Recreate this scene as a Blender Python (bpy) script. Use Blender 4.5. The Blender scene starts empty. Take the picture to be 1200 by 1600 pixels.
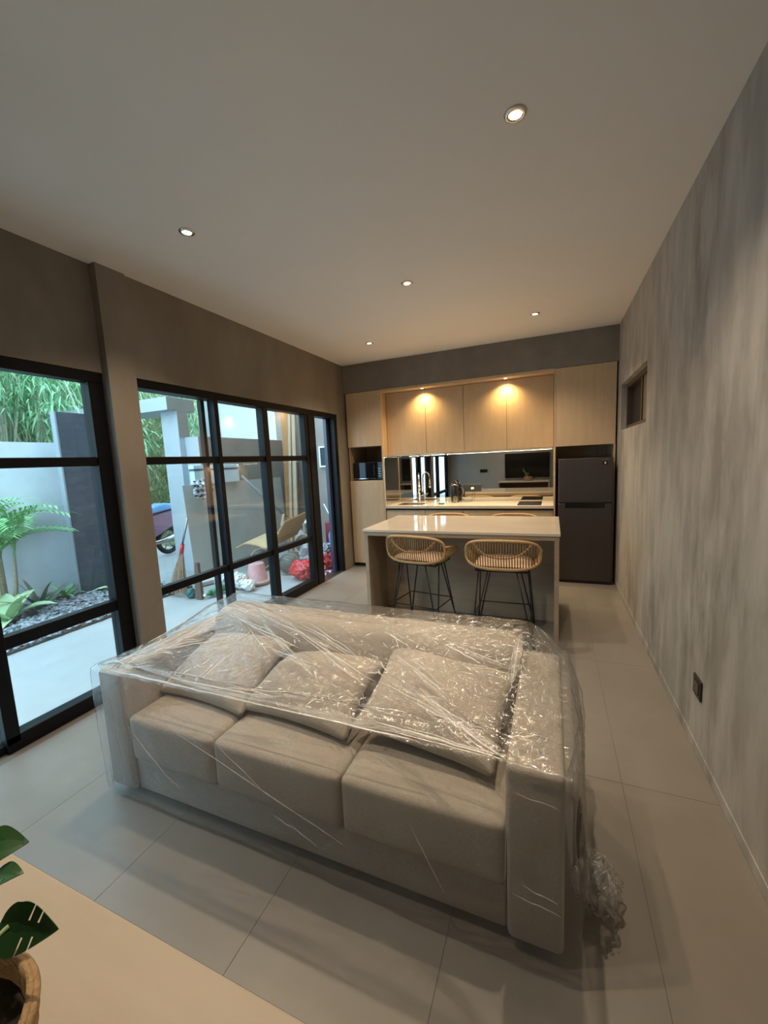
import bpy, bmesh, math, random
from mathutils import Vector, Matrix, noise
R = math.radians
random.seed(7)
scn = bpy.context.scene
COL = scn.collection

# ------------------------------------------------------------------ camera
F_PX = 630.248
cam_d = bpy.data.cameras.new('camera')
cam_d.sensor_fit = 'VERTICAL'
cam_d.sensor_height = 36.0
cam_d.lens = F_PX / 1600.0 * 36.0
cam_d.clip_start = 0.02
cam_d.clip_end = 200
cam = bpy.data.objects.new('camera', cam_d)
COL.objects.link(cam)
_y, _p, _r = R(22.7773), R(-7.0956), R(-2.718)
fw = Vector((-math.sin(_y) * math.cos(_p), math.cos(_y) * math.cos(_p), math.sin(_p)))
rt = Vector((math.cos(_y), math.sin(_y), 0))
up = rt.cross(fw)
rt2 = rt * math.cos(_r) + up * math.sin(_r)
up2 = -rt * math.sin(_r) + up * math.cos(_r)
m = Matrix((rt2, up2, -fw)).transposed().to_4x4()
m.translation = Vector((0, 0, 1.58))
cam.matrix_world = m
scn.camera = cam

# ------------------------------------------------------------------ world and exposure
SKY = 6.2
LAMP = 85.0
w = bpy.data.worlds.new('overcast_sky')
scn.world = w
w.use_nodes = True
bg = w.node_tree.nodes['Background']
bg.inputs[0].default_value = (0.53, 0.79, 1.0, 1)
bg.inputs[1].default_value = SKY
scn.view_settings.view_transform = 'Standard'
scn.view_settings.look = 'None'
scn.view_settings.exposure = 0.22
scn.view_settings.gamma = 1.0
scn.view_settings.use_curve_mapping = False
scn.cycles.transparent_max_bounces = 32

# ------------------------------------------------------------------ materials
MATS = {}


def new_mat(name):
    mt = bpy.data.materials.new(name)
    mt.use_nodes = True
    nt = mt.node_tree
    nt.nodes.clear()
    out = nt.nodes.new('ShaderNodeOutputMaterial')
    MATS[name] = mt
    return mt, nt, out


def L(nt, a, b):
    nt.links.new(a, b)


def coords(nt, stretch=(1, 1, 1), obj=False):
    if obj:
        src = nt.nodes.new('ShaderNodeTexCoord').outputs['Object']
    else:
        src = nt.nodes.new('ShaderNodeNewGeometry').outputs['Position']
    mp = nt.nodes.new('ShaderNodeMapping')
    mp.inputs['Scale'].default_value = stretch
    L(nt, src, mp.inputs[0])
    return mp.outputs[0]


def noise_fac(nt, vec, scale, detail=5, rough=0.6, lo=0.3, hi=0.7):
    n = nt.nodes.new('ShaderNodeTexNoise')
    n.inputs['Scale'].default_value = scale
    n.inputs['Detail'].default_value = detail
    n.inputs['Roughness'].default_value = rough
    L(nt, vec, n.inputs['Vector'])
    mr = nt.nodes.new('ShaderNodeMapRange')
    mr.inputs[1].default_value = lo
    mr.inputs[2].default_value = hi
    L(nt, n.outputs[0], mr.inputs[0])
    return mr.outputs[0], n.outputs[0]


def mixc(nt, fac, a, b):
    mx = nt.nodes.new('ShaderNodeMix')
    mx.data_type = 'RGBA'
    if isinstance(fac, (int, float)):
        mx.inputs[0].default_value = fac
    else:
        L(nt, fac, mx.inputs[0])
    for v, i in ((a, 6), (b, 7)):
        if isinstance(v, tuple):
            mx.inputs[i].default_value = (*v, 1)
        else:
            L(nt, v, mx.inputs[i])
    return mx.outputs[2]


def surf(name, c1, c2=None, scale=4, stretch=(1, 1, 1), rough=0.6, metal=0.0, spec=0.5, bump=0.0, bscale=None,
         bstretch=None, c3=None, scale3=1.0, stretch3=(1, 1, 1), detail=5, obj=False, coat=0.0, lo=0.3, hi=0.7,
         emit=None, estr=0.0, sheen=0.0, trans=0.0):
    mt, nt, out = new_mat(name)
    b = nt.nodes.new('ShaderNodeBsdfPrincipled')
    b.inputs['Roughness'].default_value = rough
    b.inputs['Metallic'].default_value = metal
    b.inputs['Specular IOR Level'].default_value = spec
    b.inputs['Coat Weight'].default_value = coat
    b.inputs['Sheen Weight'].default_value = sheen
    b.inputs['Coat Roughness'].default_value = 0.05
    L(nt, b.outputs[0], out.inputs[0])
    if c2 is None:
        b.inputs['Base Color'].default_value = (*c1, 1)
    else:
        f, raw = noise_fac(nt, coords(nt, stretch, obj), scale, detail, lo=lo, hi=hi)
        c = mixc(nt, f, c1, c2)
        if c3 is not None:
            f3, _ = noise_fac(nt, coords(nt, stretch3, obj), scale3, 4, lo=0.42, hi=0.72)
            c = mixc(nt, f3, c, c3)
        L(nt, c, b.inputs['Base Color'])
    if bump:
        _, raw = noise_fac(nt, coords(nt, bstretch or stretch, obj), bscale or scale * 4, 6)
        bp = nt.nodes.new('ShaderNodeBump')
        bp.inputs['Strength'].default_value = bump
        bp.inputs['Distance'].default_value = 0.01
        L(nt, raw, bp.inputs['Height'])
        L(nt, bp.outputs[0], b.inputs['Normal'])
    if emit:
        b.inputs['Emission Color'].default_value = (*emit, 1)
        b.inputs['Emission Strength'].default_value = estr
    return mt


def schlick(nt, f0=0.04, normal=None):
    lw = nt.nodes.new('ShaderNodeLayerWeight')
    lw.inputs['Blend'].default_value = 0.5
    if normal is not None:
        L(nt, normal, lw.inputs['Normal'])
    pw = nt.nodes.new('ShaderNodeMath')
    pw.operation = 'POWER'
    pw.inputs[1].default_value = 5.0
    L(nt, lw.outputs['Facing'], pw.inputs[0])
    ma = nt.nodes.new('ShaderNodeMath')
    ma.operation = 'MULTIPLY_ADD'
    ma.inputs[1].default_value = 1 - f0
    ma.inputs[2].default_value = f0
    L(nt, pw.outputs[0], ma.inputs[0])
    return ma.outputs[0]


def glass_mat(name, tint, add=0.02, rough=0.0):
    mt, nt, out = new_mat(name)
    t = nt.nodes.new('ShaderNodeBsdfTransparent')
    t.inputs[0].default_value = (*tint, 1)
    g = nt.nodes.new('ShaderNodeBsdfGlossy')
    g.inputs['Roughness'].default_value = rough
    fr = schlick(nt)
    ad = nt.nodes.new('ShaderNodeMath')
    ad.operation = 'ADD'
    ad.inputs[1].default_value = add
    L(nt, fr, ad.inputs[0])
    mx = nt.nodes.new('ShaderNodeMixShader')
    L(nt, ad.outputs[0], mx.inputs[0])
    L(nt, t.outputs[0], mx.inputs[1])
    L(nt, g.outputs[0], mx.inputs[2])
    L(nt, mx.outputs[0], out.inputs[0])
    return mt


def film_mat(name, milk=0.06, bumpd=0.004, bsc=30, rough=0.12, gl=1.0):
    mt, nt, out = new_mat(name)
    t = nt.nodes.new('ShaderNodeBsdfTransparent')
    t.inputs[0].default_value = (0.97, 0.975, 0.98, 1)
    g = nt.nodes.new('ShaderNodeBsdfGlossy')
    g.inputs['Roughness'].default_value = rough
    d = nt.nodes.new('ShaderNodeBsdfDiffuse')
    d.inputs[0].default_value = (0.85, 0.87, 0.9, 1)
    v1 = coords(nt, (1.0, 2.2, 1.6), True)
    _, r1 = noise_fac(nt, v1, bsc, 4)
    bp = nt.nodes.new('ShaderNodeBump')
    bp.inputs['Strength'].default_value = 1.0
    bp.inputs['Distance'].default_value = bumpd
    L(nt, r1, bp.inputs['Height'])
    L(nt, bp.outputs[0], g.inputs['Normal'])
    fr = schlick(nt, 0.07, bp.outputs[0])
    mu = nt.nodes.new('ShaderNodeMath')
    mu.operation = 'MULTIPLY'
    mu.inputs[1].default_value = gl
    L(nt, fr, mu.inputs[0])
    mx0 = nt.nodes.new('ShaderNodeMixShader')
    mx0.inputs[0].default_value = milk
    L(nt, t.outputs[0], mx0.inputs[1])
    L(nt, d.outputs[0], mx0.inputs[2])
    mx = nt.nodes.new('ShaderNodeMixShader')
    L(nt, mu.outputs[0], mx.inputs[0])
    L(nt, mx0.outputs[0], mx.inputs[1])
    L(nt, g.outputs[0], mx.inputs[2])
    L(nt, mx.outputs[0], out.inputs[0])
    return mt


def emis(name, col, s):
    mt, nt, out = new_mat(name)
    e = nt.nodes.new('ShaderNodeEmission')
    e.inputs[0].default_value = (*col, 1)
    e.inputs[1].default_value = s
    L(nt, e.outputs[0], out.inputs[0])
    return mt


CEIL = surf('ceiling_paint', (0.80, 0.79, 0.77), (0.84, 0.825, 0.80), 0.8, rough=0.8)
CONC_R = surf('cement_plaster_streaked', (0.245, 0.237, 0.222), (0.41, 0.402, 0.383), 1.7, (1.35, 1.35, 0.55), rough=0.62, bump=0.25, detail=8, lo=0.34, hi=0.66,
              bscale=5, c3=(0.49, 0.482, 0.465), scale3=3.4, stretch3=(2.2, 2.2, 0.65))
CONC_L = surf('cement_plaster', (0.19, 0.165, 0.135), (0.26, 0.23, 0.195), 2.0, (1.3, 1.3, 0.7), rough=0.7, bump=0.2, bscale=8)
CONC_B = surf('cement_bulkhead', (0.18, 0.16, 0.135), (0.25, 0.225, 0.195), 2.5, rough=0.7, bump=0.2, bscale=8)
TILE = surf('cement_tile', (0.20, 0.185, 0.167), (0.265, 0.246, 0.224), 1.3, rough=0.40, bump=0.06, bscale=14,
            c3=(0.228, 0.212, 0.19), scale3=4)
GROUT = surf('tile_grout', (0.16, 0.148, 0.133), rough=0.9)
OAK = surf('oak_veneer', (0.53, 0.385, 0.235), (0.63, 0.475, 0.305), 7, (3.0, 3.0, 0.28), rough=0.5, bump=0.05, bscale=30,
           c3=(0.56, 0.41, 0.255), scale3=14, stretch3=(3, 3, 0.25))
OAK_IN = surf('oak_veneer_inner', (0.36, 0.25, 0.15), (0.42, 0.30, 0.19), 7, (3, 3, 0.3), rough=0.5)
MARBLE = surf('marble_slab', (0.62, 0.55, 0.46), (0.66, 0.59, 0.50), 2.0, (1, 1.6, 1), rough=0.07, c3=(0.58, 0.51, 0.42), scale3=2.4,
              stretch3=(0.7, 1.6, 1))
ISL = surf('island_laminate', (0.35, 0.275, 0.19), (0.42, 0.335, 0.245), 5, (0.4, 0.4, 3), rough=0.45)
BLACK = surf('black_aluminium', (0.0035, 0.004, 0.006), rough=0.42, spec=0.22)
BLK_MATT = surf('black_plastic', (0.015, 0.015, 0.017), rough=0.45)
BLK_GLOSS = surf('black_glass', (0.008, 0.009, 0.011), rough=0.06)
GLASS = glass_mat('window_glass', (0.93, 0.95, 0.94), 0.015)
MIRROR = surf('mirror_silver', (0.62, 0.63, 0.62), rough=0.015, metal=1.0)
MIR_EDGE = surf('mirror_edge', (0.75, 0.62, 0.38), rough=0.25, metal=0.8)
FRIDGE = surf('fridge_graphite', (0.062, 0.056, 0.058), (0.070, 0.063, 0.065), 40, (1, 1, 0.02), rough=0.40, metal=0.3)
CHROME = surf('chrome', (0.75, 0.74, 0.72), rough=0.12, metal=1.0)
STEEL = surf('brushed_steel', (0.35, 0.34, 0.33), rough=0.3, metal=1.0)
RATTAN = surf('rattan', (0.42, 0.27, 0.115), (0.54, 0.36, 0.17), 60, rough=0.5, obj=True)
RATTAN_D = surf('rattan_dark', (0.20, 0.12, 0.05), (0.30, 0.19, 0.085), 60, rough=0.55, obj=True)
PAD = surf('peach_cushion', (0.80, 0.58, 0.42), (0.85, 0.63, 0.46), 30, rough=0.8, obj=True)
IRON = surf('black_iron', (0.012, 0.011, 0.010), rough=0.45)
LINEN = surf('beige_linen', (0.41, 0.375, 0.325), (0.51, 0.47, 0.415), 90, rough=0.9, bump=0.4, bscale=220, sheen=0.1, spec=0.2, c3=(0.44, 0.395, 0.335), scale3=6)
DARKF = surf('dark_underside', (0.02, 0.02, 0.02), rough=0.9)
FILM = film_mat('clear_plastic_film', 0.035, 0.004, 26, 0.12, 1.15)
FILM2 = film_mat('crumpled_plastic_film', 0.13, 0.005, 45, 0.08, 1.9)
HAZE = film_mat('hazy_streak_film', 0.10, 0.006, 40, 0.2, 1.6)  # milky film for the haze bands painted over the sheet
FOLD = film_mat('fold_glint_film', 0.50, 0.004, 60, 0.16, 2.6)  # milky white puts highlights into the colour of the folds
PLY = surf('pale_plywood', (0.47, 0.41, 0.335), (0.52, 0.455, 0.375), 5, (0.5, 3, 1), rough=0.5, bump=0.05, bscale=20)
WHITE = surf('white_plastic', (0.75, 0.75, 0.74), rough=0.4)
GREEN = surf('monstera_leaf', (0.025, 0.085, 0.03), (0.045, 0.14, 0.045), 9, rough=0.35, obj=True)
GREEN_L = surf('light_leaf', (0.42, 0.60, 0.32), (0.54, 0.70, 0.42), 12, rough=0.5, obj=True)
GREEN_P = surf('palm_leaf', (0.13, 0.36, 0.13), (0.26, 0.52, 0.22), 6, rough=0.5, obj=True)
GREEN_D = surf('dark_leaf', (0.07, 0.11, 0.07), (0.13, 0.17, 0.10), 9, rough=0.5, obj=True)
TRUNK = surf('palm_stem', (0.22, 0.19, 0.12), (0.33, 0.30, 0.20), 20, (1, 1, 3), rough=0.7, obj=True)
BASKET = surf('woven_basket', (0.38, 0.24, 0.12), (0.55, 0.37, 0.20), 70, (1, 1, 2), rough=0.8, bump=0.6, bscale=120, obj=True)
SOIL = surf('soil', (0.02, 0.016, 0.012), (0.05, 0.04, 0.03), 40, rough=0.95)
PATIO = surf('patio_cement', (0.33, 0.335, 0.33), (0.40, 0.405, 0.40), 1.5, rough=0.55, bump=0.05, bscale=10)
GWALL = surf('garden_wall_paint', (0.64, 0.70, 0.76), (0.72, 0.78, 0.83), 0.9, (1, 1, 0.7), rough=0.8, c3=(0.60, 0.66, 0.71), scale3=3)
NWALL = surf('white_wall_paint', (0.36, 0.385, 0.40), (0.40, 0.425, 0.44), 1.2, rough=0.8)
YWALL = surf('shade_brown_cement_render', (0.24, 0.205, 0.175), (0.32, 0.28, 0.245), 1.6, rough=0.85)  # brown tone puts the shade of the yard into these cement faces
SLATE = surf('dark_grey_panel', (0.045, 0.055, 0.075), (0.07, 0.082, 0.105), 3, rough=0.5, c3=(0.085, 0.10, 0.12), scale3=5, stretch3=(1, 1, 2.5))
PEBBLE = surf('river_pebbles', (0.10, 0.105, 0.12), (0.42, 0.43, 0.45), 22, rough=0.6, detail=1, lo=0.38, hi=0.62)
EARTH = surf('garden_earth', (0.06, 0.05, 0.042), (0.12, 0.10, 0.085), 20, rough=0.95)
HILL = surf('hillside_grass', (0.10, 0.15, 0.06), (0.30, 0.34, 0.17), 2.2, rough=0.95, c3=(0.36, 0.33, 0.22), scale3=1.4)
BAMB_L = surf('bamboo_leaves', (0.20, 0.46, 0.24), (0.42, 0.68, 0.40), 1.2, rough=0.6)
BAMB_C = surf('bamboo_culm', (0.66, 0.64, 0.50), (0.76, 0.74, 0.60), 9, rough=0.6)
GRASSM = surf('dry_grass', (0.16, 0.36, 0.14), (0.48, 0.48, 0.27), 1.8, rough=0.8, c3=(0.56, 0.52, 0.38), scale3=2.6)
BOARD = surf('grey_fibre_board', (0.44, 0.415, 0.375), (0.50, 0.475, 0.435), 3, rough=0.8)
TAN = surf('tan_cardboard', (0.46, 0.315, 0.165), (0.52, 0.365, 0.20), 6, rough=0.8)
PLANK = surf('orange_timber', (0.30, 0.125, 0.04), (0.37, 0.17, 0.06), 6, (4, 4, 0.4), rough=0.6)
BATTEN = surf('pale_timber', (0.36, 0.26, 0.175), (0.44, 0.33, 0.23), 8, (4, 4, 0.4), rough=0.6)
BROWNB = surf('brown_timber', (0.085, 0.048, 0.03), (0.13, 0.078, 0.048), 8, (4, 4, 0.5), rough=0.7)
TWIG = surf('broom_twigs', (0.22, 0.13, 0.08), (0.50, 0.35, 0.24), 80, (1, 1, 0.1), rough=0.8)
REDP = surf('red_plastic', (0.60, 0.035, 0.03), rough=0.35)
REDBAG = surf('red_plastic_bag', (0.50, 0.025, 0.03), (0.58, 0.05, 0.05), 14, rough=0.3)
PINK = surf('dusty_pink_plastic', (0.50, 0.24, 0.24), (0.58, 0.32, 0.31), 14, rough=0.5)
WBAG = surf('white_plastic_bag', (0.66, 0.64, 0.60), (0.78, 0.77, 0.75), 20, rough=0.4)
BBAG = surf('pale_blue_bag', (0.52, 0.62, 0.74), (0.70, 0.78, 0.86), 16, rough=0.4)
GBAG = surf('grey_plastic_bag', (0.20, 0.21, 0.22), (0.34, 0.35, 0.36), 14, rough=0.3)
BUCKET = surf('beige_bucket', (0.55, 0.50, 0.41), rough=0.5)
BUCKIN = surf('bucket_inside', (0.13, 0.13, 0.11), (0.20, 0.19, 0.16), 10, rough=0.7)
BLUEP = surf('blue_plastic', (0.10, 0.20, 0.42), (0.20, 0.34, 0.60), 8, rough=0.25)
GREENP = surf('green_plastic', (0.03, 0.20, 0.07), rough=0.35)
TEALC = surf('teal_cloth', (0.03, 0.10, 0.11), (0.05, 0.16, 0.15), 20, rough=0.9)
PURP = surf('purple_plastic', (0.16, 0.09, 0.30), rough=0.4)
PLUM = surf('plum_paint', (0.20, 0.11, 0.17), (0.26, 0.15, 0.22), 6, rough=0.25)
TYRE = surf('tyre_rubber', (0.018, 0.018, 0.02), rough=0.8)
COVER = surf('blue_seat_cover', (0.13, 0.30, 0.58), (0.20, 0.40, 0.68), 8, rough=0.5)
TVM = surf('tv_screen', (0.006, 0.006, 0.007), rough=0.12)
LAMP_E = emis('lamp_diffuser', (1.0, 0.80, 0.55), 22)
SPOT_E = emis('cabinet_lamp_diffuser', (1.0, 0.78, 0.45), 25)
STRIP_E = emis('led_strip', (1.0, 0.80, 0.50), 2.2)
PALE = surf('pale_blue_foam', (0.55, 0.66, 0.70), (0.62, 0.72, 0.76), 3, rough=0.7)
BLUES = surf('blue_band', (0.05, 0.10, 0.18), rough=0.5)


def plaid_mat():
    mt, nt, out = new_mat('plaid_cloth')
    b = nt.nodes.new('ShaderNodeBsdfPrincipled')
    b.inputs['Roughness'].default_value = 0.9
    v = coords(nt, (1, 1, 1), True)
    ws = []
    for d in ('Y', 'Z'):
        wv = nt.nodes.new('ShaderNodeTexWave')
        wv.bands_direction = d
        wv.inputs['Scale'].default_value = 4.5
        wv.inputs['Distortion'].default_value = 2.5
        L(nt, v, wv.inputs['Vector'])
        gt = nt.nodes.new('ShaderNodeMath')
        gt.operation = 'GREATER_THAN'
        gt.inputs[1].default_value = 0.55
        L(nt, wv.outputs['Fac'], gt.inputs[0])
        ws.append(gt.outputs[0])
    ad = nt.nodes.new('ShaderNodeMath')
    ad.operation = 'ADD'
    L(nt, ws[0], ad.inputs[0])
    L(nt, ws[1], ad.inputs[1])
    mr = nt.nodes.new('ShaderNodeMath')
    mr.operation = 'MULTIPLY'
    mr.inputs[1].default_value = 0.5
    L(nt, ad.outputs[0], mr.inputs[0])
    L(nt, mixc(nt, mr.outputs[0], (0.02, 0.02, 0.03), (0.72, 0.72, 0.74)), b.inputs['Base Color'])
    L(nt, b.outputs[0], out.inputs[0])
    return mt


PLAID = plaid_mat()


# ------------------------------------------------------------------ helpers
def B():
    return bmesh.new()


def box(bm, x0, x1, y0, y1, z0, z1):
    vs = [bm.verts.new(p) for p in ((x0, y0, z0), (x1, y0, z0), (x1, y1, z0), (x0, y1, z0),
                                    (x0, y0, z1), (x1, y0, z1), (x1, y1, z1), (x0, y1, z1))]
    for f in ((3, 2, 1, 0), (4, 5, 6, 7), (0, 1, 5, 4), (1, 2, 6, 5), (2, 3, 7, 6), (3, 0, 4, 7)):
        bm.faces.new([vs[i] for i in f])
    return bm


def bx(*a):
    return box(B(), *a)


def frame_of(d):
    d = d.normalized()
    a = Vector((0, 0, 1)) if abs(d.z) < 0.9 else Vector((1, 0, 0))
    u = d.cross(a).normalized()
    return u, d.cross(u).normalized()


def tube(bm, pts, r, n=8, closed=False, caps=True):
    pts = [Vector(p) for p in pts]
    k = len(pts)
    rad = r if isinstance(r, (list, tuple)) else [r] * k
    rings = []
    u = None
    for i, p in enumerate(pts):
        if closed:
            d = pts[(i + 1) % k] - pts[i - 1]
        else:
            d = pts[min(i + 1, k - 1)] - pts[max(i - 1, 0)]
        d.normalize()
        if u is None:
            u, v = frame_of(d)
        else:
            u = (u - d * u.dot(d))
            if u.length < 1e-5:
                u, _ = frame_of(d)
            u.normalize()
            v = d.cross(u)
        rings.append([bm.verts.new(p + (u * math.cos(2 * math.pi * j / n) + v * math.sin(2 * math.pi * j / n)) * rad[i]) for j in range(n)])
    for i in range(k if closed else k - 1):
        a, b = rings[i], rings[(i + 1) % k]
        for j in range(n):
            bm.faces.new((a[j], a[(j + 1) % n], b[(j + 1) % n], b[j]))
    if caps and not closed:
        bm.faces.new(rings[0][::-1])
        bm.faces.new(rings[-1])
    return bm


def lathe(bm, prof, n=24, c=(0, 0, 0), axis='z'):
    rings = []
    c = Vector(c)
    for r, h in prof:
        ring = []
        for j in range(n):
            a = 2 * math.pi * j / n
            p = Vector((r * math.cos(a), r * math.sin(a), h))
            if axis == 'y':
                p = Vector((p.x, p.z, p.y))
            elif axis == 'x':
                p = Vector((p.z, p.x, p.y))
            ring.append(bm.verts.new(c + p))
        rings.append(ring)
    for a, b in zip(rings, rings[1:]):
        for j in range(n):
            bm.faces.new((a[j], a[(j + 1) % n], b[(j + 1) % n], b[j]))
    if prof[0][0] > 1e-4:
        bm.faces.new(rings[0][::-1])
    if prof[-1][0] > 1e-4:
        bm.faces.new(rings[-1])
    return bm


def grid(bm, fn, nu, nv, closeu=False):
    vs = [[bm.verts.new(fn(i / (nu if closeu else nu - 1), j / (nv - 1))) for j in range(nv)] for i in range(nu)]
    for i in range(nu if closeu else nu - 1):
        for j in range(nv - 1):
            a, b = vs[i], vs[(i + 1) % nu]
            bm.faces.new((a[j], b[j], b[j + 1], a[j + 1]))
    return vs


def prism(bm, outline, t, xf):
    """outline: list of 2-D points, extruded by t; xf(u, v, w) -> point"""
    a = [bm.verts.new(xf(u, v, 0)) for u, v in outline]
    b = [bm.verts.new(xf(u, v, t)) for u, v in outline]
    n = len(outline)
    bm.faces.new(a[::-1])
    bm.faces.new(b)
    for i in range(n):
        bm.faces.new((a[i], a[(i + 1) % n], b[(i + 1) % n], b[i]))
    return bm


def wloc(o):
    v = Vector((0, 0, 0))
    while o is not None:
        v += o.location
        o = o.parent
    return v


def obj(name, bm, mat, parent=None, smooth=False, bev=0.0, seg=2, kind=None, base=False):
    me = bpy.data.meshes.new(name)
    bmesh.ops.recalc_face_normals(bm, faces=bm.faces)
    off = Vector((0, 0, 0))
    if parent is not None:
        off = wloc(parent)
    elif base:
        xs = [v.co for v in bm.verts]
        off = Vector(((min(c.x for c in xs) + max(c.x for c in xs)) / 2, (min(c.y for c in xs) + max(c.y for c in xs)) / 2,
                      min(c.z for c in xs)))
    if off.length > 0:
        bmesh.ops.translate(bm, verts=bm.verts, vec=-off)
    bm.to_mesh(me)
    bm.free()
    if smooth:
        me.polygons.foreach_set('use_smooth', [True] * len(me.polygons))
    me.materials.append(mat)
    o = bpy.data.objects.new(name, me)
    COL.objects.link(o)
    if parent is not None:
        o.parent = parent
    else:
        o.location = off
    if bev:
        md = o.modifiers.new('bevel', 'BEVEL')
        md.width = bev
        md.segments = seg
        md.limit_method = 'ANGLE'
    if kind:
        o['kind'] = kind
    return o


def struct(name, bm, mat, parent=None, **k):
    return obj(name, bm, mat, parent, kind=None if parent else 'structure', **k)


def tag(o, label, cat, group=None):
    o['label'] = label
    o['category'] = cat
    if group:
        o['group'] = group
    return o


def thing(name, label, cat, loc, group=None, rz=0.0):
    o = bpy.data.objects.new(name, None)
    o.empty_display_size = 0.1
    COL.objects.link(o)
    o.location = loc
    o.rotation_euler = (0, 0, rz)
    return tag(o, label, cat, group)


def single(name, bm, mat, label, cat, group=None, **k):
    return tag(obj(name, bm, mat, None, base=True, **k), label, cat, group)


def dup(root, loc, rz, label, group=None, scale=None):
    r = root.copy()
    COL.objects.link(r)
    r.location = loc
    r.rotation_euler = (0, 0, rz)
    if scale:
        r.scale = (scale,) * 3
    r['label'] = label
    if group:
        r['group'] = group
    for ch in list(root.children):
        c = ch.copy()
        COL.objects.link(c)
        c.parent = r
        for g in ch.children:
            d = g.copy()
            COL.objects.link(d)
            d.parent = c
    return r


def nz(x, y=0.0, z=0.0):
    return noise.noise(Vector((x, y, z)))


XL, XR, YB, H, YK = -2.836, 0.698, 5.43, 2.99, 6.05
YW = -0.16      # wall behind the camera

# ------------------------------------------------------------------ room shell
bm = bx(XL - .2, XR + .2, YW - .2, YK + .2, -0.12, -0.002)
floor = struct('floor', bm, GROUT)
xs = [-2.83, -2.203, -1.577, -0.95, -0.318, 0.315, XR - .004]
ys = [YW + .005, 0.775, 2.03, 3.285, 4.54, 5.795, YK]
for i in range(len(xs) - 1):
    for j in range(len(ys) - 1):
        g = 0.0009
        obj('floor_tile', bx(xs[i] + g, xs[i + 1] - g, ys[j] + g, ys[j + 1] - g, -0.0019, 0.0), TILE, floor)
struct('ceiling', bx(XL - .12, XR + .12, YW - .1, YK + .1, H, H + .12), CEIL)
# right wall with the high window opening
bm = B()
wy0, wy1, wz0, wz1 = 3.89, 5.19, 1.80, 2.29
box(bm, XR, XR + .16, YW - .2, wy0, 0, H)
box(bm, XR, XR + .16, wy1, YK + .1, 0, H)
box(bm, XR, XR + .16, wy0, wy1, 0, wz0)
box(bm, XR, XR + .16, wy0, wy1, wz1, H)
struct('wall_right', bm, CONC_R)
struct('wall_back', bx(XL - .2, XR + .2, YK + .01, YK + .16, -.05, H), CONC_B)
struct('wall_front', bx(XL - .2, XR + .2, YW - .15, YW, -.05, H), surf('cement_plaster_grey', (0.34, 0.34, 0.335), (0.42, 0.42, 0.41), 1.6, rough=0.7))
# bulkhead over the kitchen cabinets
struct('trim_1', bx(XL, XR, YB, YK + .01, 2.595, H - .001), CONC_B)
# left wall: piers and lintels round two window openings
W1y0, W1y1, W2y0, W2y1, WT = 0.10, 1.94, 2.145, 5.185, 2.28
XO = XL - .16
bm = B()
box(bm, XO, XL - .045, YW - .2, W1y0, 0, H)
box(bm, XO, XL - .045, W1y0, W1y1, WT, H)
box(bm, XO, XL, W2y0, W2y1, WT, H)
box(bm, XO, XL, W2y1, YK + .1, 0, H)
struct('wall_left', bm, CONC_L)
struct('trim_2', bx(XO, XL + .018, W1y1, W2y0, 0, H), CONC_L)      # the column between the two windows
struct('baseboard_right', bx(XR - .004, XR, YW, YB - .16, 0.0, 0.055), CONC_R)


# windows ---------------------------------------------------------------------------
def fb(parent, name, y0, y1, z0, z1, x0=None, x1=None, mat=BLACK):
    return obj(name, bx(XL - .10 if x0 is None else x0, XL - .012 if x1 is None else x1, y0, y1, z0, z1), mat, parent, bev=.003, seg=1)


def empty_struct(name, loc):
    o = bpy.data.objects.new(name, None)
    COL.objects.link(o)
    o.location = loc
    o['kind'] = 'structure'
    return o


w1 = empty_struct('window_1', (XL - .05, 1.0, 0))
fb(w1, 'head_rail', W1y0, W1y1, 2.21, WT, XL - .14, XL - .05)
fb(w1, 'side_rail', 1.84, W1y1, 0.0, 2.21, XL - .14, XL - .05)
fb(w1, 'side_rail', W1y0, .17, 0.0, 2.21, XL - .14, XL - .05)
fb(w1, 'bottom_rail', 1.12, 1.84, 0.0, .095, XL - .14, XL - .05)
fb(w1, 'bottom_rail', .17, 1.12, 0.0, .05, XL - .15, XL - .08)
fb(w1, 'mullion', 1.118, 1.187, .05, 2.21, XL - .14, XL - .05)
for z0, z1 in ((1.645, 1.705), (.605, .682)):
    fb(w1, 'transom', 1.187, 1.84, z0, z1, XL - .125, XL - .06)
    fb(w1, 'transom', .17, 1.118, z0, z1, XL - .125, XL - .06)
for y0, y1 in ((.17, 1.118), (1.187, 1.84)):
    for z0, z1 in ((.095 if y0 > 1 else .05, .605), (.682, 1.645), (1.705, 2.21)):
        obj('pane', bx(XL - .103, XL - .097, y0, y1, z0, z1), GLASS, w1)

w2 = empty_struct('window_2', (XL - .05, 3.6, 0))
fb(w2, 'head_rail', W2y0, W2y1, 2.215, WT, XL - .15, XL - .012)
fb(w2, 'side_rail', W2y0, 2.158, 0.0, 2.215, XL - .15, XL - .012)
fb(w2, 'bottom_rail', 2.158, 4.36, .0, .105)
for z0, z1 in ((1.642, 1.702), (.605, .668)):
    fb(w2, 'transom', 2.158, 4.36, z0, z1, XL - .085, XL - .025)
fb(w2, 'mullion', 2.905, 2.952, .105, 2.215)
fb(w2, 'mullion', 2.845, 2.885, .105, 2.215, XL - .16, XL - .11)
fb(w2, 'mullion', 3.572, 3.66, .105, 2.215)
fb(w2, 'door_stile', 4.36, 4.43, .0, 2.215, XL - .085, XL - .012)
fb(w2, 'mullion', 4.45, 4.605, .0, 2.215, XL - .15, XL - .012)
fb(w2, 'door_stile', 5.035, 5.105, .0, 2.215, XL - .15, XL - .10, mat=surf('blue_black_aluminium', (0.03, 0.04, 0.07), rough=0.25))
fb(w2, 'side_rail', 5.115, W2y1, .0, 2.215, XL - .15, XL - .012)
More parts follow.
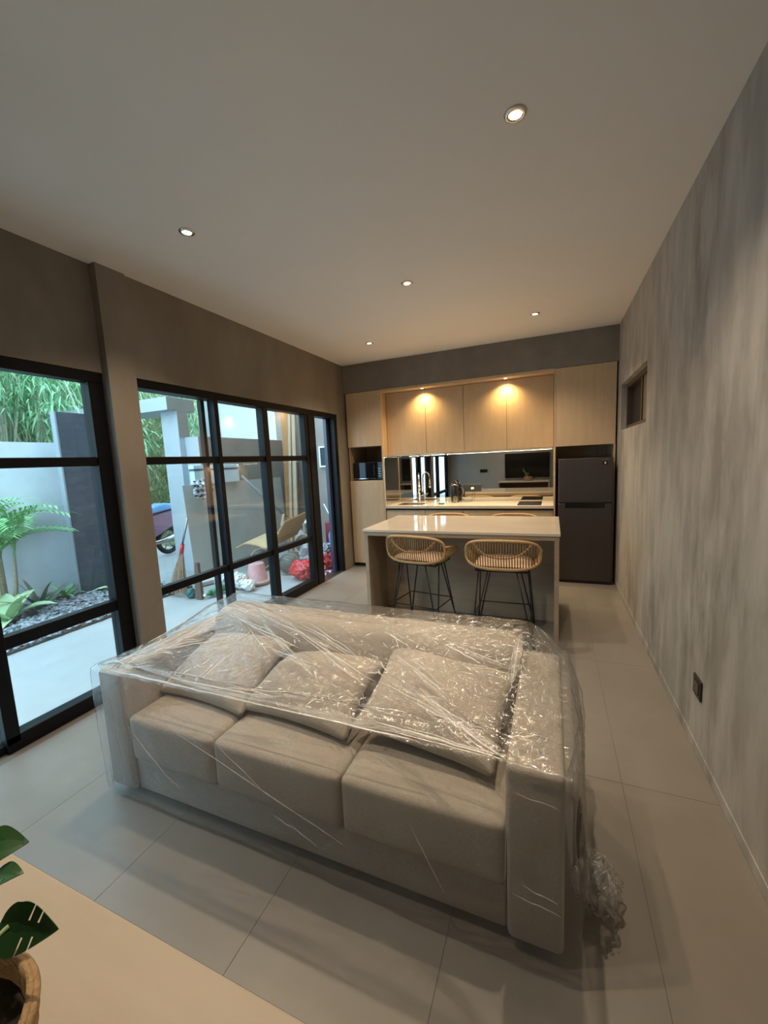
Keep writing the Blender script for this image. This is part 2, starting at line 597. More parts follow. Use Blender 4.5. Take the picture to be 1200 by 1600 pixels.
fb(w2, 'sill_track', 4.605, 5.115, .0, .012, XL - .15, XL - .012, mat=STEEL)
for y0, y1 in ((2.158, 2.905), (2.952, 3.572), (3.66, 4.36)):
    for z0, z1 in ((.105, .605), (.668, 1.642), (1.702, 2.215)):
        obj('pane', bx(XL - .058, XL - .052, y0, y1, z0, z1), GLASS, w2)

w3 = empty_struct('window_3', (XR + .08, 4.54, wz0))
BRONZE = surf('bronze_aluminium', (0.07, 0.05, 0.035), rough=0.4)
bm = B()
box(bm, XR + .05, XR + .13, wy0, wy1, wz0, wz0 + .045)
box(bm, XR + .05, XR + .13, wy0, wy1, wz1 - .045, wz1)
box(bm, XR + .05, XR + .13, wy0, wy0 + .045, wz0 + .045, wz1 - .045)
box(bm, XR + .05, XR + .13, wy1 - .045, wy1, wz0 + .045, wz1 - .045)
obj('frame', bm, BRONZE, w3)
obj('sliding_sash', bx(XR + .06, XR + .085, 4.42, 4.47, wz0 + .045, wz1 - .045), BRONZE, w3)
obj('pane', bx(XR + .07, XR + .075, wy0 + .045, 4.42, wz0 + .045, wz1 - .045), surf('reflection_brown_glass', (0.20, 0.155, 0.11), rough=0.3), w3)  # opaque brown stands in for what the sliding pane reflects
obj('pane', bx(XR + .10, XR + .105, 4.47, wy1 - .045, wz0 + .045, wz1 - .045), DARKF, w3)  # black sheet stands in for the dark room behind the open sash

# ------------------------------------------------------------------ lamps


def downlight(x, y, label, power=LAMP, blend=1.0, size=118):
    t = thing('downlight', label, 'ceiling lamp', (x, y, H), 'recessed ceiling downlights')
    obj('trim_ring', lathe(B(), [(.027, H - .001), (.029, H - .009), (.044, H - .006), (.047, H - .0005)], 28, (x, y, 0)), CHROME, t, smooth=True)
    obj('diffuser', lathe(B(), [(.0, H - .0035), (.027, H - .0035), (.027, H - .001)], 24, (x, y, 0)), LAMP_E, t)
    ld = bpy.data.lights.new('downlight_beam', 'SPOT')
    ld.energy = power
    ld.color = (1.0, .77, .53)
    ld.spot_size = R(size)
    ld.spot_blend = blend
    ld.shadow_soft_size = .03
    lo = bpy.data.objects.new('downlight_beam', ld)
    COL.objects.link(lo)
    lo.parent = t
    lo.location = (0, 0, -.02)
    return t


for x, y, lab in ((-.147, 1.963, 'recessed ceiling downlight nearest the camera, right of the sofa'),
                  (-2.009, 1.966, 'recessed ceiling downlight beside the column on the window side'),
                  (-1.077, 3.266, 'recessed ceiling downlight in the middle of the ceiling'),
                  (-.165, 4.57, 'recessed ceiling downlight close to the bulkhead, on the fridge side'),
                  (-2.016, 4.596, 'recessed ceiling downlight close to the bulkhead, on the window side'),
                  (-1.077, .66, 'recessed ceiling downlight above the console table')):
    downlight(x, y, lab)

# ------------------------------------------------------------------ kitchen
g0 = .002


def door_thing(name, label, cat, x0, x1, y0, y1, z0, z1, group, front=.018, gap=.0025):
    t = thing(name, label, cat, ((x0 + x1) / 2, (y0 + y1) / 2, z0), group)
    obj('body', bx(x0, x1, y0 + front + .001, y1, z0, z1), OAK_IN, t)
    obj('door', bx(x0 + gap, x1 - gap, y0, y0 + front, z0 + gap, z1 - gap), OAK, t, bev=.0015, seg=1)
    return t


# tall unit at the left with the oven niche
lx0, lx1 = XL + .028, -2.252
t = thing('tall_cabinet', 'tall oak cabinet with a microwave niche in the left corner of the kitchen', 'cabinet', (-2.54, 5.74, 0))
bm = B()
box(bm, lx0, lx0 + .02, YB + .02, YK, .06, 2.592)
box(bm, lx1 - .02, lx1, YB, YK, .06, 2.592)
box(bm, lx0 + .02, lx1 - .02, YK - .02, YK, .06, 2.592)
for z in (.06, 1.295, 1.81, 2.572):
    box(bm, lx0 + .02, lx1 - .02, YB + .02, YK - .02, z, z + .02)
obj('carcass', bm, OAK_IN, t)
obj('upper_door', bx(lx0, lx1 - .022, YB, YB + .018, 1.812, 2.59), OAK, t, bev=.0015, seg=1)
obj('lower_door', bx(lx0, lx1 - .022, YB, YB + .018, .062, 1.315), OAK, t, bev=.0015, seg=1)
obj('edge_panel', bx(lx1 - .0195, lx1 + .0005, YB - .001, YB + .19, .06, 2.592), OAK, t)
obj('plinth', bx(lx0, lx1, YB + .05, YB + .07, 0, .06), DARKF, t)
# microwave
t = thing('microwave', 'black microwave oven in the niche of the tall oak cabinet', 'microwave', (-2.53, 5.6, 1.315))
obj('body', bx(-2.775, -2.285, YB + .07, YB + .42, 1.325, 1.585), BLK_MATT, t, bev=.006)
obj('door', bx(-2.772, -2.41, YB + .055, YB + .069, 1.335, 1.58), BLK_GLOSS, t, bev=.003, seg=1)
obj('control_panel', bx(-2.405, -2.288, YB + .055, YB + .069, 1.335, 1.58), BLK_GLOSS, t, bev=.003, seg=1)
obj('trim_strip', bx(-2.772, -2.41, YB + .052, YB + .056, 1.337, 1.345), CHROME, t)
obj('handle', bx(-2.43, -2.418, YB + .03, YB + .056, 1.38, 1.54), BLK_MATT, t, bev=.003, seg=1)
for i in range(4):
    obj('button', bx(-2.36, -2.325, YB + .051, YB + .056, 1.37 + .035 * i, 1.385 + .035 * i), STEEL, t)
for xx in (-2.76, -2.31):
    for yy in (YB + .1, YB + .39):
        obj('foot', bx(xx, xx + .02, yy, yy + .02, 1.3155, 1.325), BLK_MATT, t)

# upper cabinets
ub = [-2.250, -1.655, -1.118, -.553, .018]
for i, lab in enumerate(('oak wall cabinet beside the tall microwave unit, first from the left', 'oak wall cabinet second from the left, right of the left cabinet spotlight',
                         'oak wall cabinet second from the right, left of the right cabinet spotlight', 'oak wall cabinet next to the cabinet above the fridge')):
    door_thing('wall_cabinet', lab, 'cabinet', ub[i], ub[i + 1], 5.62, YK, 1.665, 2.56, 'wall cabinets over the mirror')
t = thing('light_shelf', 'oak board over the wall cabinets holding two small spotlights', 'shelf', (-1.1, 5.53, 2.562))
obj('board', bx(-2.2505, .0185, YB + .002, 5.98, 2.562, 2.594), OAK, t)
for x, lab in ((-1.66, 'small recessed spotlight above the left pair of wall cabinets'), (-.553, 'small recessed spotlight above the right pair of wall cabinets')):
    t = thing('cabinet_spotlight', lab, 'spotlight', (x, 5.515, 2.562), 'cabinet spotlights')
    obj('trim_ring', lathe(B(), [(.022, 2.561), (.022, 2.556), (.032, 2.558), (.034, 2.5615)], 24, (x, 5.515, 0)), CHROME, t, smooth=True)
    obj('diffuser', lathe(B(), [(0, 2.559), (.022, 2.559), (.022, 2.561)], 20, (x, 5.515, 0)), SPOT_E, t)
    ld = bpy.data.lights.new('spotlight_beam', 'SPOT')
    ld.energy = 31
    ld.color = (1.0, .66, .28)
    ld.spot_size = R(140)
    ld.spot_blend = 1.0
    ld.shadow_soft_size = .02
    lo = bpy.data.objects.new('spotlight_beam', ld)
    COL.objects.link(lo)
    lo.parent = t
    lo.location = (0, 0.0, -.012)

# led strip under the wall cabinets
t = thing('led_strip', 'bright warm light strip along the underside of the wall cabinets', 'light strip', (-1.1, 5.66, 1.66))
obj('rail', bx(-2.245, .015, 5.63, 5.645, 1.6605, 1.6645), CHROME, t)
bm = B()
_r = random.Random(2)
for q in range(118):
    x = -2.235 + 2.24 * q / 117
    h_ = .001 + (.006 if x > -.75 else .001) * _r.random() ** 2
    box(bm, x - .004, x + .004, 5.6315, 5.6435, 1.6603 - h_, 1.6603)
obj('led_beads', bm, STRIP_E, t, kind='stuff')
ld = bpy.data.lights.new('led_strip_beam', 'AREA')
ld.shape = 'RECTANGLE'
ld.size = 2.2
ld.size_y = .02
ld.energy = 24
ld.color = (1.0, .76, .45)
lo = bpy.data.objects.new('led_strip_beam', ld)
COL.objects.link(lo)
lo.parent = t
lo.location = (0, 0, -.012)

# base cabinets
for i, lab in enumerate(('oak base cabinet under the sink, behind the island', 'oak base cabinet behind the left half of the island, second from the left',
                         'oak base cabinet behind the island, second from the fridge', 'oak base cabinet under the cooktop beside the fridge')):
    t = door_thing('base_cabinet', lab, 'cabinet', ub[i], ub[i + 1], YB + .02, YK, .06, .875, 'base cabinets under the worktop')
    obj('plinth', bx(ub[i], ub[i + 1], YB + .07, YB + .09, 0, .06), DARKF, t)
CZ = .935
t = thing('kitchen_worktop', 'long pale stone worktop with an undermount sink below the mirror', 'worktop', (-1.1, 5.74, .895))
bm = B()
sx0, sx1, sy0, sy1 = -2.13, -1.73, 5.55, 5.87
box(bm, -2.25, sx0, YB - .004, YK - .01, .9, CZ)
box(bm, sx1, .018, YB - .004, YK - .01, .9, CZ)
box(bm, sx0, sx1, YB - .004, sy0, .9, CZ)
box(bm, sx0, sx1, sy1, YK - .01, .9, CZ)
obj('slab', bm, MARBLE, t)
obj('shadow_gap', bx(-2.248, .016, YB + .012, YB + .03, .876, .8995), DARKF, t)
bm = B()
box(bm, sx0 + .002, sx1 - .002, sy0 + .002, sy0 + .006, .80, CZ - .004)
box(bm, sx0 + .002, sx1 - .002, sy1 - .006, sy1 - .002, .80, CZ - .004)
box(bm, sx0 + .002, sx0 + .006, sy0 + .006, sy1 - .006, .80, CZ - .004)
box(bm, sx1 - .006, sx1 - .002, sy0 + .006, sy1 - .006, .80, CZ - .004)
box(bm, sx0 + .002, sx1 - .002, sy0 + .002, sy1 - .002, .796, .80)
obj('sink_bowl', bm, STEEL, t)
# faucet
fx, fy = -1.89, 5.93
t = thing('kitchen_faucet', 'tall chrome gooseneck faucet behind the sink', 'faucet', (fx, fy, CZ))
obj('base', lathe(B(), [(.028, CZ), (.028, CZ + .012), (.02, CZ + .02), (.02, CZ + .14), (.014, CZ + .15)], 16, (fx, fy, 0)), CHROME, t, smooth=True)
pts = [(fx, fy, CZ + .14), (fx, fy, CZ + .36)]
for a in range(0, 181, 15):
    pts.append((fx + .03 * (1 - math.cos(R(a))), fy - .085 * (1 - math.cos(R(a))), CZ + .36 + .085 * math.sin(R(a))))
pts.append((fx + .06, fy - .17, CZ + .27))
obj('spout', tube(B(), pts, .0115, 10), CHROME, t, smooth=True)
obj('spray_head', tube(B(), [(fx + .06, fy - .17, CZ + .275), (fx + .06, fy - .17, CZ + .19)], [.016, .019], 12), CHROME, t, smooth=True)
obj('lever', tube(B(), [(fx + .018, fy, CZ + .09), (fx + .085, fy - .01, CZ + .12)], [.008, .006], 8), CHROME, t, smooth=True)
# cooktop
t = thing('cooktop', 'black glass two-zone cooktop on the worktop by the fridge', 'cooktop', (-.27, 5.70, CZ))
obj('glass_plate', bx(-.42, -.125, 5.485, 5.70, CZ + .0005, CZ + .006), BLK_GLOSS, t, bev=.002, seg=1)
obj('glass_plate', bx(-.42, -.125, 5.71, 5.92, CZ + .0005, CZ + .006), BLK_GLOSS, t, bev=.002, seg=1)
obj('centre_strip', bx(-.42, -.125, 5.7005, 5.7095, CZ + .0005, CZ + .0065), STEEL, t)
# mirror splashback
t = thing('mirror_splashback', 'wide mirror splashback between worktop and wall cabinets', 'mirror', (-1.1, YK - .005, CZ))
obj('mirror_panel', bx(-1.9, .016, YK - .009, YK - .003, CZ + .001, 1.66), MIRROR, t)
obj('mirror_panel', bx(-2.245, -1.902, YK - .009, YK - .003, CZ + .001, 1.66), MIRROR, t)
obj('side_mirror', bx(-2.2505, -2.246, YB + .02, YK - .01, CZ + .001, 1.66), MIRROR, t)
obj('edge_trim', bx(-2.2515, -2.243, YB + .004, YB + .019, CZ + .001, 1.66), MIR_EDGE, t)
obj('edge_trim', bx(-2.2455, -2.240, YK - .014, YK - .0095, CZ + .001, 1.66), MIR_EDGE, t)
# counter bits
t = thing('wall_socket', 'black double socket on the mirror with a white charger plugged in', 'socket', (-1.09, YK - .012, 1.085))
obj('cover_plate', bx(-1.215, -.965, YK - .028, YK - .0095, 1.08, 1.185), BLK_MATT, t, bev=.004)
obj('plug', bx(-1.105, -1.065, YK - .065, YK - .028, 1.115, 1.145), WHITE, t, bev=.006)
pts = []
for i in range(25):
    s = i / 24
    pts.append((-1.085 - .28 * s + .05 * math.sin(s * 9), YK - .07 - .2 * s, max(CZ + .004, 1.115 - .9 * s * (1 - .35 * s))))
single('charger_cable', tube(B(), pts, .0022, 6), BLK_MATT, 'thin dark charging cable trailing from the mirror socket onto the worktop', 'cable', smooth=True)
for x, y, lab in ((-1.40, 5.73, 'small clear drinking glass at left of the pair on the worktop'), (-1.30, 5.82, 'small clear drinking glass at right of the pair on the worktop')):
    prof = [(0, CZ + .001), (.03, CZ + .001), (.034, CZ + .095), (.0315, CZ + .095), (.028, CZ + .008), (0, CZ + .008)]
    single('drinking_glass', lathe(B(), prof, 20, (x, y, 0)), glass_mat('tumbler_glass', (.95, .96, .95), .05), lab, 'glass', 'glasses on the worktop', smooth=True)
single('sponge', bx(-1.50, -1.42, 5.60, 5.65, CZ + .0005, CZ + .022), GREENP, 'small green sponge beside the drinking glasses', 'sponge', bev=.006)
t = thing('jug', 'dark rounded jug made up for an unidentified dark shape at the mirror, left of the black socket', 'jug', (-1.315, 5.955, CZ))  # jug invented for an unidentified dark shape in the mirror
obj('body', lathe(B(), [(.0, CZ), (.062, CZ), (.066, CZ + .03), (.066, CZ + .17), (.06, CZ + .23), (.04, CZ + .285), (0, CZ + .30)], 24, (-1.335, 5.955, 0)), BLK_GLOSS, t, smooth=True)
obj('lid_knob', lathe(B(), [(0, CZ + .295), (.014, CZ + .297), (.016, CZ + .315), (0, CZ + .32)], 12, (-1.335, 5.955, 0)), BLK_MATT, t, smooth=True)
obj('handle', tube(B(), [(-1.27, 5.955, CZ + .21), (-1.235, 5.955, CZ + .22), (-1.225, 5.955, CZ + .15), (-1.24, 5.955, CZ + .07), (-1.27, 5.955, CZ + .06)], .009, 8), BLK_MATT, t, smooth=True)

# fridge housing and fridge
t = thing('fridge_cabinet', 'oak cabinet above and around the fridge', 'cabinet', (.35, 5.74, 0))
bm = B()
box(bm, .02, .038, YB, YK, 0, 2.592)
box(bm, .662, .682, YB, YK, 0, 1.66)
box(bm, .0385, .6615, YK - .02, YK, 0, 1.66)
obj('side_panels', bm, OAK, t)
obj('body', bx(.0385, .682, YB + .02, YK, 1.662, 2.592), OAK_IN, t)
obj('door', bx(.0405, .680, YB, YB + .018, 1.662, 2.59), OAK, t, bev=.0015, seg=1)
t = thing('fridge', 'dark grey two-door fridge standing under the oak cabinet', 'fridge', (.36, 5.6, 0))
fx0, fx1, fy0 = .072, .648, 5.285
obj('body', bx(fx0 + .004, fx1 - .004, fy0 + .062, 5.98, .03, 1.505), surf('fridge_side', (0.06, 0.057, 0.057), rough=0.5), t, bev=.004, seg=1)
obj('freezer_door', bx(fx0, fx1, fy0, fy0 + .058, .99, 1.512), FRIDGE, t, bev=.008)
obj('fridge_door', bx(fx0, fx1, fy0, fy0 + .058, .035, .978), FRIDGE, t, bev=.008)
obj('door_seal', bx(fx0 + .006, fx1 - .006, fy0 + .012, fy0 + .06, .977, .991), DARKF, t)
obj('handle_recess', bx(.147, .570, fy0 - .004, fy0 + .03, .925, .992), BLK_GLOSS, t, bev=.004, seg=1)
obj('lower_grille', bx(fx0 + .006, fx1 - .006, fy0 + .02, fy0 + .06, .0, .034), BLK_MATT, t)
lb = obj('energy_label', bx(.540, .590, fy0 - .0012, fy0 + .001, 1.425, 1.475), BLK_GLOSS, t)
obj('emblem', bx(.556, .574, fy0 - .0020, fy0 - .0010, 1.437, 1.462), surf('pale_print', (0.45, 0.45, 0.45), rough=0.5), lb)
obj('maker_strip', bx(.533, .60, fy0 - .0012, fy0 + .001, 1.484, 1.488), surf('silver_print', (0.28, 0.27, 0.27), rough=0.4), t)

# ------------------------------------------------------------------ island
ix0, ix1, iy0, iy1 = -1.722, .067, 3.525, 4.525
t = thing('kitchen_island', 'kitchen island with a glossy pale stone top and panelled sides', 'island', (-.83, 4.02, 0))
obj('stone_top', bx(ix0, ix1, iy0, iy1, .905, .93), MARBLE, t, bev=.003)
obj('apron', bx(ix0 + .012, ix1 - .008, iy0 + .012, iy1 - .012, .868, .902), ISL, t)
obj('shadow_gap', bx(ix0 + .02, ix1 - .02, iy0 + .02, iy1 - .02, .9015, .9055), DARKF, t)
obj('side_panel', bx(ix0 + .014, ix0 + .05, iy0 + .012, iy1 - .012, 0, .867), ISL, t)
obj('side_panel', bx(ix1 - .046, ix1 - .010, iy0 + .012, iy1 - .012, 0, .867), ISL, t)
obj('modesty_panel', bx(ix0 + .051, ix1 - .047, 3.985, 4.065, .0, .867), ISL, t)


# ------------------------------------------------------------------ bar stools
def plan(s, a=.285, d=.20):
    """s in [0,1]: U-shaped path from the left arm tip round the back to the right arm tip; back at -y"""
    e = 3.0
    th = math.pi * (-0.14 + 1.28 * s)
    c, sn = math.cos(th), math.sin(th)
    x = -a * math.copysign(abs(c) ** (2 / e), c)
    y = -d * math.copysign(abs(sn) ** (2 / e), sn)
    return x, y


def make_stool(label):
    t = thing('bar_stool', label, 'stool', (0, 0, 0), 'rattan bar stools at the island')
    zs = .655

    def back(th, k=1.0):
        e = 2.0 / 3.2
        c, sn = math.cos(th), math.sin(th)
        x = .300 * k * math.copysign(abs(c) ** e, c)
        z = .775 + .122 * k * math.copysign(abs(sn) ** e, sn)
        y = -.215 + .085 * (abs(x) / .30) ** 3 - .10 * (z - .775)
        return Vector((x, y, z))

    obj('back_rim', tube(B(), [back(2 * math.pi * i / 64) for i in range(64)], .0125, 8, True), RATTAN, t, smooth=True)
    rods = B()
    for i in range(27):
        x = -.276 + .552 * i / 26
        k = min(.999, abs(x) / .300)
        hz = .122 * (1 - k ** 3.2) ** (1 / 3.2)
        y0 = -.215 + .085 * (abs(x) / .30) ** 3
        tube(rods, [(x, y0 - .10 * hz, .775 + hz), (x, y0 - .012, .775), (x, y0 + .10 * hz, .775 - hz)], .0046, 5)
    obj('back_rods', rods, RATTAN_D, t, smooth=True)
    # inner smile-shaped cane following the back
    sm_ = []
    for i in range(31):
        u = i / 15 - 1
        x = .235 * u
        z = .745 + .115 * abs(u) ** 2.6
        sm_.append((x, -.198 + .085 * (abs(x) / .30) ** 3 - .10 * (z - .775), z))
    obj('inner_cane', tube(B(), sm_, .008, 8), RATTAN, t, smooth=True)
    for sx in (-1, 1):
        arm = [Vector((sx * .298, -.14, .80)), Vector((sx * .305, -.04, .785)), Vector((sx * .305, .08, .765)), Vector((sx * .30, .16, .74)), Vector((sx * .285, .195, .70)), Vector((sx * .245, .195, zs))]
        am = obj('arm', tube(B(), arm, .0125, 8), RATTAN, t, smooth=True)
        rb_ = B()
        for q in range(9):
            y = -.12 + .28 * q / 8
            zt = .80 - .05 * (y + .14) / .3 - (.02 if y > .12 else 0)
            tube(rb_, [(sx * .303, y, zt), (sx * .285, y, (zt + zs) / 2), (sx * .235, y, zs)], .0046, 5)
        obj('arm_rods', rb_, RATTAN, am, smooth=True)
    obj('seat_rim', tube(B(), [Vector((.24 * math.copysign(abs(math.cos(a_)) ** .6, math.cos(a_)), .19 * math.copysign(abs(math.sin(a_)) ** .6, math.sin(a_)), zs)) for a_ in [2 * math.pi * i / 56 for i in range(56)]], .011, 8, True), RATTAN, t, smooth=True)
    st = B()
    for i in range(25):
        x = -.225 + .45 * i / 24
        yb = -.19 if abs(x) < .2 else -.15
        tube(st, [(x, yb, zs - .004), (x, 0, zs - .012), (x, .19, zs - .002)], .006, 5)
    obj('seat_slats', st, RATTAN_D, t, smooth=True)

    def pad(u, v):
        x = (u - .5) * 2
        y = (v - .5) * 2
        return Vector((x * .235, y * .175 + .01, zs + .014 + .038 * (1 - abs(x) ** 6) * (1 - abs(y) ** 6)))
    bm = B()
    grid(bm, pad, 20, 16)
    box(bm, -.22, .22, -.15, .17, zs + .002, zs + .013)
    obj('seat_pad', bm, PAD, t, smooth=True)
    box_ = B()
    box(box_, -.22, .22, -.165, -.150, zs - .035, zs - .018)
    box(box_, -.22, .22, .150, .165, zs - .035, zs - .018)
    box(box_, -.22, -.205, -.15, .15, zs - .035, zs - .018)
    box(box_, .205, .22, -.15, .15, zs - .035, zs - .018)
    obj('seat_frame', box_, IRON, t)
    fxx, fyy = .25, .215
    for sx in (-1, 1):
        for sy in (-1, 1):
            foot = Vector((sx * fxx, sy * fyy, .012))
            bm = B()
            a = Vector((sx * .205, sy * .055, zs - .025))
            b_ = Vector((sx * .115, sy * .155, zs - .025))
            tube(bm, [a, foot + Vector((0, -.004 * sy, 0)), foot + Vector((0, .004 * sy, 0)), b_], .0065, 6)
            leg = obj('leg', bm, IRON, t, smooth=True)
            obj('foot_cap', lathe(B(), [(0, 0), (.012, 0), (.011, .03), (0, .032)], 10, (foot.x, foot.y, 0)), BLK_MATT, leg, smooth=True)
    zf = .235
    k = (zs - zf) / zs
    cx, cy = fxx * (1 - .28 * (zf / zs)) + .004, fyy * (1 - .5 * (zf / zs)) + .012
    for p, q in (((-cx, -cy), (cx, -cy)), ((cx, -cy), (cx, cy)), ((cx, cy), (-cx, cy)), ((-cx, cy), (-cx, -cy))):
        obj('foot_rail', tube(B(), [(p[0], p[1], zf), (q[0], q[1], zf)], .0055, 6), IRON, t, smooth=True)
    return t


st = make_stool('left rattan bar stool on the near side of the island')
st.location = (-1.15, 3.615, 0)
st.rotation_euler = (0, 0, R(-10))
dup(st, (-.385, 3.545, 0), R(1), 'right rattan bar stool on the near side of the island')
dup(st, (-1.19, 4.70, 0), R(180), 'left rattan bar stool behind the island, only its top rim showing')
dup(st, (-.41, 4.70, 0), R(180), 'right rattan bar stool behind the island, only its top rim showing')


# ------------------------------------------------------------------ sofa
def rbox(x0, x1, y0, y1, z0, z1, r, seg=3, sub=0, puff=None):
    bm = bx(x0, x1, y0, y1, z0, z1)
    if sub:
        bmesh.ops.subdivide_edges(bm, edges=bm.edges, cuts=sub, use_grid_fill=True)
    else:
        bmesh.ops.bevel(bm, geom=bm.edges, offset=r, segments=seg, affect='EDGES', profile=.5)
    return bm


def cushion(x0, x1, y0, y1, z0, z1, r, puff, n=20):
    """rounded box with slightly swollen faces"""
    bm = bx(-1, 1, -1, 1, -1, 1)
    bmesh.ops.subdivide_edges(bm, edges=bm.edges, cuts=n, use_grid_fill=True)
    hx, hy, hz = (x1 - x0) / 2, (y1 - y0) / 2, (z1 - z0) / 2
    c = Vector(((x0 + x1) / 2, (y0 + y1) / 2, (z0 + z1) / 2))
    for v in bm.verts:
        a = v.co.copy()
        p = Vector((a.x * hx, a.y * hy, a.z * hz))
        q = Vector((max(-hx + r, min(hx - r, p.x)), max(-hy + r, min(hy - r, p.y)), max(-hz + r, min(hz - r, p.z))))
        d = p - q
        if d.length > 1e-6:
            p = q + d.normalized() * r
        g = puff * (1 - a.x ** 4) * (1 - a.y ** 4) if abs(a.z) > .999 else puff * .5 * (1 - a.z ** 4) * (1 - (a.x if abs(a.y) > .999 else a.y) ** 4)
        nrm = Vector((a.x if abs(a.x) > .999 else 0, a.y if abs(a.y) > .999 else 0, a.z if abs(a.z) > .999 else 0))
        if nrm.length > 0:
            p += nrm.normalized() * g
        v.co = c + p
    return bm


SX0, SX1, SY0, SY1 = -2.035, .040, 1.155, 1.955
AW = .168
t = thing('sofa', 'beige linen three-seat sofa wrapped in clear plastic film', 'sofa', (-1.0, 1.555, 0))
obj('armrest', rbox(SX0, SX0 + AW, SY0, SY1, .045, .65, .020, 4), LINEN, t, smooth=True)
obj('armrest', rbox(SX1 - AW, SX1, SY0, SY1, .045, .65, .020, 4), LINEN, t, smooth=True)
obj('base_panel', rbox(SX0 + AW + .002, SX1 - AW - .002, SY0 + .025, SY1 - .10, .045, .212, .012, 3), LINEN, t, smooth=True)
bm = B()
prof = [(1.735, .22), (1.70, .60), (1.712, .715), (1.745, .75), (1.79, .762), (1.88, .762), (1.925, .75), (1.945, .715), (1.95, .60), (1.95, .05), (1.86, .05)]


def dense(pr, k=4):
    out = []
    for a, b in zip(pr, pr[1:]):
        for i in range(k):
            out.append((a[0] + (b[0] - a[0]) * i / k, a[1] + (b[1] - a[1]) * i / k))
    out.append(pr[-1])
    return out


bx0, bx1 = SX0 + AW + .003, SX1 - AW - .003
pr = prof
cols = []
nX = 40
for i in range(nX + 1):
    u = i / nX
    e = min(u, 1 - u) * (bx1 - bx0)
    sh = .03 * max(0, 1 - e / .05) ** 2
    cols.append([bm.verts.new((bx0 + (bx1 - bx0) * u, y + (sh if y < 1.8 else -sh) * (1 if z > .3 else 0), z - (sh if z > .3 else 0))) for y, z in pr])
for a, b in zip(cols, cols[1:]):
    for j in range(len(pr) - 1):
        bm.faces.new((a[j], b[j], b[j + 1], a[j + 1]))
    bm.faces.new((a[-1], b[-1], b[0], a[0]))
bm.faces.new(cols[0])
bm.faces.new(cols[-1][::-1])
obj('backrest', bm, LINEN, t, smooth=True)
cxs = [SX0 + AW, -1.338, -.722, SX1 - AW]
for i in range(3):
    obj('seat_cushion', cushion(cxs[i] + .003, cxs[i + 1] - .003, SY0 + .006, 1.70, .214, .435, .024, .010), LINEN, t, smooth=True)
for xx in (SX0 + .08, SX1 - .08):
    for yy in (SY0 + .08, SY1 - .08):
        obj('foot', lathe(B(), [(.025, 0), (.025, .046)], 14, (xx, yy, 0)), DARKF, t)


def pillow(name, c, w_, h_, th, rx, rz, label, flop=0.0, seed=0, ry=0.0):
    bm = B()
    vs = {}
    N = 30
    M = Matrix.Translation(c) @ Matrix.Rotation(R(rz), 4, 'Z') @ Matrix.Rotation(R(rx), 4, 'X') @ Matrix.Rotation(R(ry), 4, 'Y')
    for side in (1, -1):
        for i in range(N + 1):
            for j in range(N + 1):
                u, v = i / N * 2 - 1, j / N * 2 - 1
                edge = (i in (0, N) or j in (0, N))
                if edge and side == -1:
                    vs[(side, i, j)] = vs[(1, i, j)]
                    continue
                pin = 1 - .07 * (1 - abs(v) ** 2) * abs(u) ** 3
                pin2 = 1 - .07 * (1 - abs(u) ** 2) * abs(v) ** 3
                z = th / 2 * ((1 - abs(u) ** 2.6) * (1 - abs(v) ** 2.6)) ** .55
                wr = .010 * nz(u * 2.5 + seed, v * 2.5, side) + .006 * nz(u * 7 + seed, v * 3, 5)
                wr *= (1 - max(abs(u), abs(v)) ** 4)
                p = Vector((u * w_ / 2 * pin, v * h_ / 2 * pin2, side * z + wr))
                if flop:
                    p.z -= flop * max(0, v) ** 2 * .12
                    p.z -= flop * max(0, -u * .6 + v * .6) ** 2 * .08
                vs[(side, i, j)] = bm.verts.new(M @ p)
    for side in (1, -1):
        for i in range(N):
            for j in range(N):
                q = [vs[(side, i, j)], vs[(side, i + 1, j)], vs[(side, i + 1, j + 1)], vs[(side, i, j + 1)]]
                if side == -1:
                    q.reverse()
                bm.faces.new(q)
    return single(name, bm, LINEN, label, 'cushion', 'loose cushions on the sofa', smooth=True)


pillow('throw_cushion', (-1.58, 1.535, .565), .58, .47, .15, 27, -3, 'beige linen cushion at the window end of the sofa', .4, 1)
pillow('throw_cushion', (-1.035, 1.53, .575), .58, .46, .15, 28, -4, 'middle beige linen cushion on the sofa, its top corners drooping', 1.0, 4)
pillow('throw_cushion', (-.445, 1.525, .582), .585, .45, .15, 23, -6, 'beige linen cushion against the right armrest of the sofa', 0, 8, 4)


# plastic film ----------------------------------------------------------------------
FX0, FX1, FY0, FY1 = SX0 - .007, SX1 + .022, SY0 - .018, SY1 + .02


def seg_ridge(p, a, b, wdt, amp):
    ax, ay = a
    bx_, by = b
    dx, dy = bx_ - ax, by - ay
    l2 = dx * dx + dy * dy
    tt = ((p[0] - ax) * dx + (p[1] - ay) * dy) / l2
    if tt < -.05 or tt > 1.05:
        return 0.0
    d = abs((p[0] - ax) * dy - (p[1] - ay) * dx) / math.sqrt(l2)
    if d > wdt * 3:
        return 0.0
    fade = max(0.0, min(1.0, min(tt, 1 - tt) * 8 + .15))
    return amp * fade * math.exp(-(d / wdt) ** 2)


